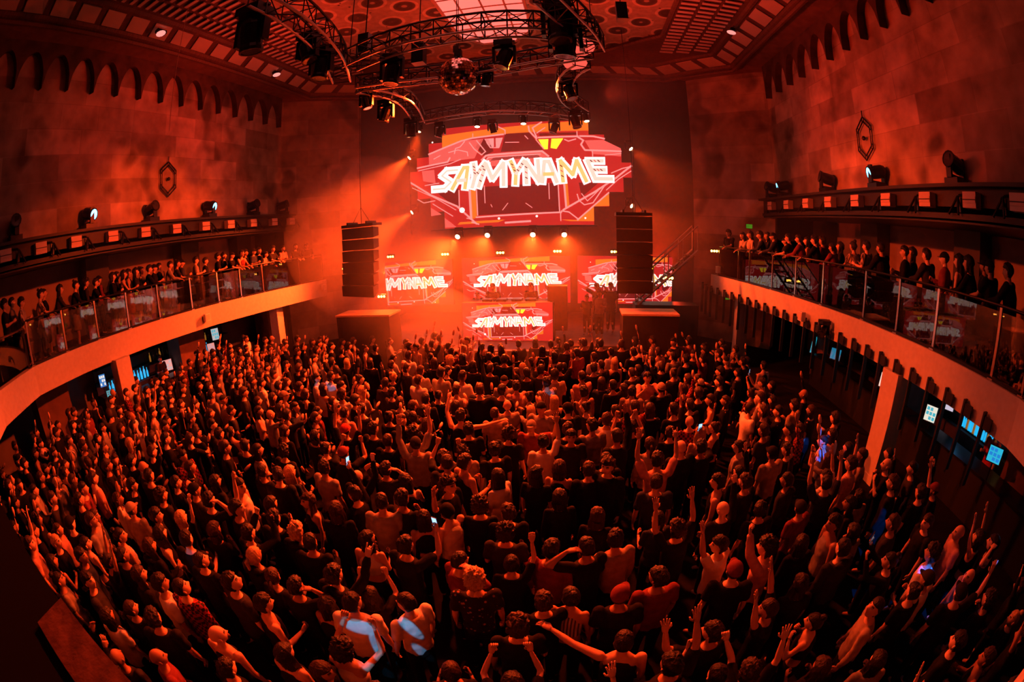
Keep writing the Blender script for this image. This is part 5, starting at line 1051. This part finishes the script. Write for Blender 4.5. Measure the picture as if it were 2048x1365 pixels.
# the 300 largest in view are people one by one; balcony and stage people are counted too
BAL = []
def balc(tl, s, base):
    for px, py in tl: BAL.append((px, py, s))
balc(tile(0, 480, 4.875, '30 610 105 590 200 620 350 490 420 520 540 450 690 330 800 400 900 430 950 310 1080 260 1130 340 1165 300 1240 320 1240 250 1310 260 1370 290 1420 270 1490 200 1545 270 1620 190 1690 150'), -1, 0)
balc(tile(330, 440, 5.535, '175 450 330 420 440 460 575 390 640 320 710 400 820 310 885 370 970 310 1035 340 1090 390 1165 310 1300 320 1425 300 1560 290'), -1, 0)
balc(tile(1340, 420, 5.689, '200 220 395 220 470 240 620 220 690 240 860 300 920 270 1065 260 1115 265 1215 310 1320 360 1390 330 1510 340 1570 360 1690 280 1740 290 1885 440 1945 420'), 1, 0)
balc(tile(1660, 420, 4.015, '90 310 215 300 300 260 445 240 610 250 670 290 815 290 930 350 1050 300 1110 350 1160 420 1245 430 1325 350 1480 400'), 1, 0)
BP = []
for px, py, s in BAL:
    x = s*10.25
    for depth in (.0, .55, 1.1, 1.6):
        E = HL if s < 0 else HR; v = ray(px, py); 
        xx = aty_poly(E, 8)+s*(.55+depth)
        for _ in range(3): p = atx(px, py, xx); xx = aty_poly(E, min(max(p[1], E[0][1]), 18.3))+s*(.55+depth)
        p = atx(px, py, xx)
        if all((p[0]-q[0])**2+(p[1]-q[1])**2 > .11 for q in BP): break
    hz = float(p[2])-FZ
    if p[1] > 18.1: continue
    BP.append((float(p[0]), float(p[1]), s, min(max(hz, 1.45), 1.78), depth, px, py))
budget = 292-len(BP)-8
order = sorted(range(len(SP)), key=lambda i: (SP[i][2] is None, (SP[i][0]-2.7)**2+SP[i][1]**2+11.5))
indiv = set(order[:budget])
rr = random.Random(5); FLOOR = []
stars = [(SP[i][0], SP[i][1], SP[i][2]) for i in range(len(SP)) if SP[i][2]]
used = set()
def relation(x, y, hx, hy):
    dx, dy = x-hx, y-hy
    if abs(dx) > abs(dy)*1.3: return 'left of' if dx < 0 else 'right of'
    if abs(dy) > abs(dx)*1.3: return 'on the near side of' if dy < 0 else 'on the stage side of'
    return ('nearer and ' if dy < 0 else 'beyond and ')+('left of' if dx < 0 else 'right of')
def describe(x, y, a, handle, alts):
    garm = '%s %s' % (a['tc'], GN[a['top']]); hair = HN[a['hair']] % a['hc'] if a['hair'] != 'bald' else 'bald head'; pose = PN.get((a['L'], a['R']), 'arms bent')
    if handle: t = 'person known by %s, %s, on the dance floor' % (handle, garm); t = 'person in %s, %s, %s' % (garm, hair, pose) if False else t
    out = []
    for hx, hy, h in alts:
        rl = relation(x, y, hx, hy); dist = math.hypot(x-hx, y-hy); near = '' if dist < 1.2 else 'well '
        for t in ('person in %s, %s, %s%s %s' % (garm, hair, near, rl, h), 'person, %s, %s, %s, %s%s %s' % (garm, hair, pose, near, rl, h)):
            if len(t.split()) <= 16 and t not in used: return t
    return t
def star_label(h, a):
    garm = '%s %s' % (a['tc'], GN[a['top']]); hair = HN[a['hair']] % a['hc'] if a['hair'] != 'bald' else 'bald head'; pose = PN.get((a['L'], a['R']), '')
    t = 'person, %s: %s, %s, %s' % (h[4:], garm, hair, pose)
    w = t.split(); return ' '.join(w[:16]).rstrip(',:')
LOWP = []; GOB = [tuple(atz(px, py, 1.35)[:2]) for px, py in ((1640, 890), (1785, 1045), (1835, 1150), (1960, 1180), (650, 775))]
for i, (x, y, h, dd) in enumerate(SP):
    a = rand_look(rr)
    if h: a.update(L='down', R='down', yaw=0)
    a.update({k: v for k, v in dd.items() if k not in ('rot', 'phone')}); a['fem'] = int(a['fem'])
    if a['hair'] in ('cap', 'backcap', 'beanie') and a['hc'] in ('brown', 'blond'): a['hc'] = 'black'
    if 'phone' in dd and dd['phone']: a['phone'] = dd['phone']
    if y < 4.5 and not h and rr.random() < .6: a['tc'] = 'black'
    if math.hypot(x, y-17) < 4.5 and rr.random() < .3 and not h: a['L'], a['R'] = rr.choice([('up', 'up'), ('down', 'up'), ('down', 'fist')])
    if not h and any(math.hypot(x-gx, y-gy) < .45 for gx, gy in GOB): a.update(top='tee', tc='white')  # white shirts put in here so the blue beams show
    face = math.atan2(17-y, .2-x)-PI/2
    turn = dd.get('rot', rr.gauss(0, .30) if rr.random() > .07 else rr.uniform(-2.5, 2.5))
    if i in indiv:
        o = person(x, y, 0, face+turn, a)
        alts = sorted(stars, key=lambda q: (q[0]-x)**2+(q[1]-y)**2)[:40]
        lab = star_label(h, a) if h else describe(x, y, a, None, alts)
        used.add(lab); tag(o, lab, 'person', 'people dancing on the main floor')
    else: LOWP.append((x, y, face+turn, a))
# the far rest of the crowd in one mesh
def low_person(a):
    fem = a['fem']; key = (fem, a['L'], a['R'], a['top'] if a['top'] in ('tee', 'tank') else 'long', a['hair'])
    if key in LOWC: return LOWC[key]
    mb0, R, hc, z0 = body_mesh(fem, a['L'], a['R'], 0, .16, 0., True); V = [np.array(mb0.v)]; F = list(mb0.f); M = [0]*len(mb0.f); n = len(mb0.v)
    for mb, mi, mw in ((shirt_mesh(fem, a['L'], a['R'], key[3], 0., True), 1, None), (trousers_mesh(fem, 'long', True), 3, None)):
        V.append(np.array(mb.v)); F += [tuple(i+n for i in f) for f in mb.f]; M += [mi]*len(mb.f); n += len(mb.v)
    if a['hair'] != 'bald':
        hb = LOWH.setdefault(a['hair'], hair_mb(a['hair'], True)); P = np.array([tuple(hc+R @ Vector(p)) for p in hb.v]); V.append(P); F += [tuple(i+n for i in f) for f in hb.f]; M += [2]*len(hb.f)
    V = np.concatenate(V); ll = np.array([len(f) for f in F]); fl = np.array([i for f in F for i in f]); LOWC[key] = (V, fl, ll, np.array(M)); return LOWC[key]
LOWC = {}; LOWH = {}
slots = []; sidx = {}
def slot(m_):
    if m_.name not in sidx: sidx[m_.name] = len(slots); slots.append(m_)
    return sidx[m_.name]
AV = []; AF = []; AL = []; AM = []; n = 0
for x, y, rz, a in LOWP:
    V, fl, ll, M = low_person(a); c, s = math.cos(rz), math.sin(rz); k = a['s']; X = V*k
    AV.append(np.stack([X[:, 0]*c-X[:, 1]*s+x, X[:, 0]*s+X[:, 1]*c+y, X[:, 2]], 1)); AF.append(fl+n); AL.append(ll); n += len(V)
    lut = np.array([slot(SKIN[a['skin']]), slot(CL[a['tc']]), slot(CL[a['hc']] if a['hair'] in ('cap', 'backcap', 'beanie') else HAIR[a['hc'] if a['hc'] in HAIR else 'black']), slot(CL['black'])]); AM.append(lut[M])
if AV:
    AV = np.concatenate(AV); AF = np.concatenate(AF); AL = np.concatenate(AL); AM = np.concatenate(AM); me = bpy.data.meshes.new('crowd')
    me.vertices.add(len(AV)); me.vertices.foreach_set('co', AV.astype(np.float32).ravel()); me.loops.add(len(AF)); me.loops.foreach_set('vertex_index', AF.astype(np.int32)); me.polygons.add(len(AL))
    st_ = np.concatenate([[0], np.cumsum(AL)[:-1]]); me.polygons.foreach_set('loop_start', st_.astype(np.int32)); me.polygons.foreach_set('loop_total', AL.astype(np.int32))
    for m_ in slots: me.materials.append(m_)
    me.polygons.foreach_set('material_index', AM.astype(np.int32)); me.polygons.foreach_set('use_smooth', np.ones(len(AL), bool)); me.update(); me.validate()
    o = bpy.data.objects.new('crowd', me); C.objects.link(o); tag(o, 'dense far crowd of small people filling the floor up to the stage', 'crowd', kind='stuff')
print('people listed', nlisted, 'spots', len(SP), 'individual', len(indiv), 'balcony', len(BP), 'low', len(LOWP), 'low verts', n)
# balcony people
names_used = set()
for side in (-1, 1):
    row = sorted([q for q in BP if q[2] == side], key=lambda q: q[1])
    YY = YL if side < 0 else YR
    for j, (x, y, s, hz, depth, px, py) in enumerate(row):
        fem = rr.random() < .5; a = dict(fem=int(fem), L='rail', R='rail', yaw=0, pitch=0.0, hair=rr.choice(['long', 'long', 'bun', 'bob']) if fem else rr.choice(['short', 'short', 'fade', 'messy', 'cap']), hc='black', top=rr.choice(['tee', 'tank', 'long']) if fem else rr.choice(['tee', 'tee', 'jacket', 'long']), tc=rr.choice(['black', 'black', 'charcoal', 'navy', 'grey', 'striped', 'black', 'maroon']), skin=rr.choice([0, 1, 1, 3]), s=1)
        if depth > 0: a['L'], a['R'] = rr.choice([('down', 'down'), ('down', 'hold'), ('down', 'mouth'), ('hold', 'hold')]); a['pitch'] = .16
        else: a['L'], a['R'] = rr.choice([('rail', 'rail'), ('rail', 'down'), ('rail', 'rail'), ('down', 'hold'), ('hold', 'hold')]); a['lean'] = .08 if a['L'] == 'rail' else 0.
        a['leg'] = rr.choice(['skirt', 'short', 'long']) if fem else 'long'; a['bc'] = rr.choice(['black', 'charcoal', 'grey', 'denim', 'pink']) if a['leg'] != 'long' else 'black'
        if side > 0 and abs(px-1771) < 6: a.update(fem=0, hair='fade', top='jacket', tc='black', wide=1.12, leg='long', L='rail', R='rail', lean=.08)
        base = 1.54 if a['fem'] else 1.645; a['s'] = hz/base; face = math.atan2(16-y, -x*.35)-PI/2; face += rr.gauss(0, .15)
        o = person(x, y, FZ, face, a, shoes=y < 13)
        garm = '%s %s' % (a['tc'], GN[a['top']]); hair = HN[a['hair']] % a['hc']; pose = PN.get((a['L'], a['R']), 'arms bent')
        k = sum(1 for q in YY if q < y); K0 = ('the first', 'the second', 'the third', 'the fourth', 'the fifth', 'the sixth', 'the seventh', 'the eighth', 'the ninth', 'the tenth', 'the eleventh', 'the twelfth')[min(max(k-1, 0), 11)]
        for t in ('person in %s, %s, at %s %s balcony pane' % (garm, hair, K0, 'left' if side < 0 else 'right'), '%s, %s, %s, at %s %s balcony pane' % (garm, hair, pose, K0, 'left' if side < 0 else 'right'), '%s, %s, standing back behind %s %s balcony pane' % (garm, hair, K0, 'left' if side < 0 else 'right'), '%s, %s, %s, among others at %s %s pane' % (garm, hair, pose, K0, 'left' if side < 0 else 'right')):
            if t not in names_used: break
        names_used.add(t); tag(o, t, 'person', 'people on the %s balcony' % ('left' if side < 0 else 'right'))
# people on the stage and behind the bars
for px, py, z, y, lab, kw in ((985, 555, 1.1, 16.9, 'DJ in dark clothes behind the middle of the booth, head against the lettering', dict(L='hold', R='hold', rot=PI)), (1062, 560, 1.1, 17.0, 'second person in dark clothes behind the booth at the right', dict(L='down', R='hold', rot=PI-.4)), (955, 590, 1.1, 17.3, 'person in dark clothes bent behind the left end of the booth', dict(L='hold', R='down', rot=PI)),
        (1194, 560, 1.1, 16.8, 'person with both hands at the head before the right wing screen', dict(L='head', R='head', rot=2.6)), (1199, 588, 1.1, 16.3, 'person in pale top dancing beneath the hands-on-head figure', dict(L='hold', R='down', rot=2.9, tc='tan')), (1222, 562, 1.1, 17.0, 'dark figure on stage beside the right hanging speaker', dict(L='down', R='down', rot=2.7)), (1174, 596, 1.1, 16.5, 'dark figure with topknot on stage left of the group', dict(L='down', R='hold', rot=2.7, hair='bun'))):
    p = aty(px, py, y); a = dict(fem=0, L='down', R='down', yaw=0, pitch=0., hair='short', hc='black', top='tee', tc='black', skin=1, s=1); a.update({k: v for k, v in kw.items() if k != 'rot'}); hz = min(max(float(p[2])-z, 1.4), 1.75); a['s'] = hz/1.645
    tag(person(float(p[0]), y, z, kw['rot'], a, False), lab, 'person', 'people on the stage')
for x, y, rz, lab, kw in ((-12.1, 10.3, -PI/2, 'bartender in black behind the left bar before the blue panel', dict(hair='curly')), (12.1, 5.6, PI/2, 'bartender in red top behind the right bar past the column', dict(tc='red', hair='short')), (12.2, 2.85, PI/2, 'bartender leaning over the camera end of the right bar', dict(tc='maroon', hair='messy', L='hold', R='hold'))):
    a = dict(fem=0, L='down', R='hold', yaw=0, pitch=0., hair='short', hc='black', top='tee', tc='black', skin=1, s=1.0); a.update(kw); tag(person(x, y, 0, rz, a, True), lab, 'person', 'bar staff')

# ------------------------------------------------------------------ haze
def vol_mat(name, dens, aniso=.3, col=(1, 1, 1)):
    m = bpy.data.materials.new(name); m.use_nodes = True; nt = m.node_tree; nt.nodes.clear(); o = nt.nodes.new('ShaderNodeOutputMaterial'); v = nt.nodes.new('ShaderNodeVolumeScatter')
    v.inputs['Density'].default_value = dens; v.inputs['Anisotropy'].default_value = aniso; v.inputs['Color'].default_value = (*col, 1); nt.links.new(v.outputs[0], o.inputs['Volume']); return m
tag(MB().box((-.2, 16.6, 5.4), (15.5, 8.6, 10.4)).build('stage_haze', vol_mat('haze', .020)), 'thin haze hanging over the stage end of the hall', 'haze', kind='stuff')
for c, r, d, lab in (((-5.0, 15.2, 5.0), (3.3, 2.5, 3.1), .055, 'thick glowing haze around the left hanging speaker'), ((-3.0, 14.5, 1.7), (2.7, 1.7, 1.7), .075, 'low smoke drifting over the floor left of the DJ booth')):
    o = MB().sph((0, 0, 0), r, 28, 18).build('haze_cloud', vol_mat('haze_%d' % int(d*1000), d)); o.location = c; tag(o, lab, 'haze', kind='stuff')
for s in (-1, 1):
    tag(MB().box((s*9.1, 10.5, 6.2), (3.4, 10, 2.6)).build('ledge_haze', vol_mat('ledge_haze_%d' % s, .008)), 'thin haze in which the %s ledge lamps draw their beams' % ('left' if s < 0 else 'right'), 'haze', kind='stuff')
# ------------------------------------------------------------------ light
HE = [7000, 8500, 7000, 6000, 15000, 13000, 2300, 3200, 3500, 900, 700, 500]
for k, (p, aim) in enumerate(HOT):
    p = Vector(p)+(Vector(aim)-Vector(p)).normalized()*.12; spot('moving_head_beam', tuple(p), aim, HE[k], ORG, 74 if k < 4 else 54, 1, .08)
def area(name, loc, aim, e, col, sx, sy):
    l = bpy.data.lights.new(name, 'AREA'); l.shape = 'RECTANGLE'; l.size = sx; l.size_y = sy; l.energy = e; l.color = col; o = bpy.data.objects.new(name, l); C.objects.link(o); R = look(loc, aim).to_4x4(); R.translation = Vector(loc); o.matrix_world = R; return o
# wash heads in the rigs: red over the house from the stage end, onto both balcony fronts, walls and ceiling
spot('stage_wash', (-1.6, 12.1, 8.9), (-3.6, 4.0, 0), 12000, ORG, 95, .8, .25)
spot('stage_wash', (2.2, 12.1, 8.9), (2.8, 3.5, 0), 10500, ORG, 95, .8, .25)
spot('rig_wash_left', (3.0, 11.0, 8.4), (-10.5, 10.0, 3.0), 9000, ORG, 56, .6, .15)
spot('rig_wash_right', (-2.4, 11.0, 8.4), (9.3, 11.5, 2.9), 7000, ORG, 58, .6, .15)
spot('wall_wash_left', (-1.0, 12.5, 7.6), (-11.3, 10.5, 8.8), 1350, (1, .020, .002), 66, 1, .3)
spot('wall_wash_right', (1.5, 12.5, 7.6), (11.3, 11.0, 8.8), 1500, (1, .020, .002), 70, 1, .3)
spot('back_wash', (-6.8, 20.8, 3.2), (-1, 15, 5.5), 5000, RED, 110, .9, .2); spot('back_wash', (6.8, 20.8, 3.2), (1, 15, 5.5), 3500, RED, 110, .9, .2)  # unseen lamps added behind the screens for a red fill in the haze
spot('ceiling_wash', (.5, 10.5, 8.8), (.3, 14.5, 12.8), 850, (1, .025, .004), 120, .9, .3)
spot('ceiling_wash', (-3.5, 11.5, 8.6), (-8, 12, 12.8), 800, (1, .04, .02), 95, .9, .3); spot('ceiling_wash', (3.5, 12.5, 8.6), (7.6, 15, 12.8), 800, (1, .04, .02), 90, .9, .3)
# small cyan gobo lamps, unseen behind the camera, landing on shirts and faces
for (src, px, py, e, ang) in (((3.4, -2.4, 9.0), 722, 1256, 800, 1.5), ((3.4, -2.4, 9.0), 752, 1296, 800, 1.3), ((3.4, -2.4, 9.0), 744, 1338, 800, 1.1), ((3.4, -2.4, 9.0), 820, 1256, 700, 1.2), ((3.4, -2.4, 9.0), 838, 1302, 500, .8), ((-3.5, -2.6, 9.0), 248, 1128, 200, 2.0), ((-3.5, -2.6, 9.0), 165, 1125, 200, 2.0), ((-3.5, -2.6, 9.0), 398, 1126, 200, 1.8), ((3.4, -2.4, 9.0), 650, 775, 900, 1.6), ((3.4, -2.4, 9.0), 1094, 785, 900, 1.2), ((3.4, -2.4, 9.0), 1290, 745, 700, 1.0), ((5.5, -2.4, 9.0), 1640, 890, 900, 2.2), ((5.5, -2.4, 9.0), 1785, 1045, 900, 2.4), ((5.5, -2.4, 9.0), 1835, 1150, 900, 2.4), ((5.5, -2.4, 9.0), 1960, 1180, 800, 2.4)):
    q = atz(px, py, 1.35); o = spot('gobo_beam', src, tuple(q), e*(14 if px > 1500 else 3.2), (.01, .16, 1) if px > 1500 else (.05, .55, 1), ang, .25, .01); o.matrix_world = o.matrix_world @ Matrix.Rotation(px*.7, 4, 'Z') @ Matrix.Diagonal((1.7, .6, 1, 1))
for x, y, z, e, c in ((-12.3, 9.0, 1.9, 4, (.05, .6, 1)), (12.2, 5.0, 1.9, 3, (1, .5, .15)), (12.2, 3.0, 1.9, 4, (.3, .6, 1)), (12.2, 7.0, 1.9, 3, (.1, .5, 1))):
    l = bpy.data.lights.new('bar_lamp', 'POINT'); l.energy = e; l.color = c; l.shadow_soft_size = .05; o = bpy.data.objects.new('bar_lamp', l); o.location = (x, y, z); C.objects.link(o)
w = bpy.data.worlds.new('world'); bpy.context.scene.world = w; w.use_nodes = True; w.node_tree.nodes['Background'].inputs[0].default_value = (.001, 0, 0, 1); w.node_tree.nodes['Background'].inputs[1].default_value = 0
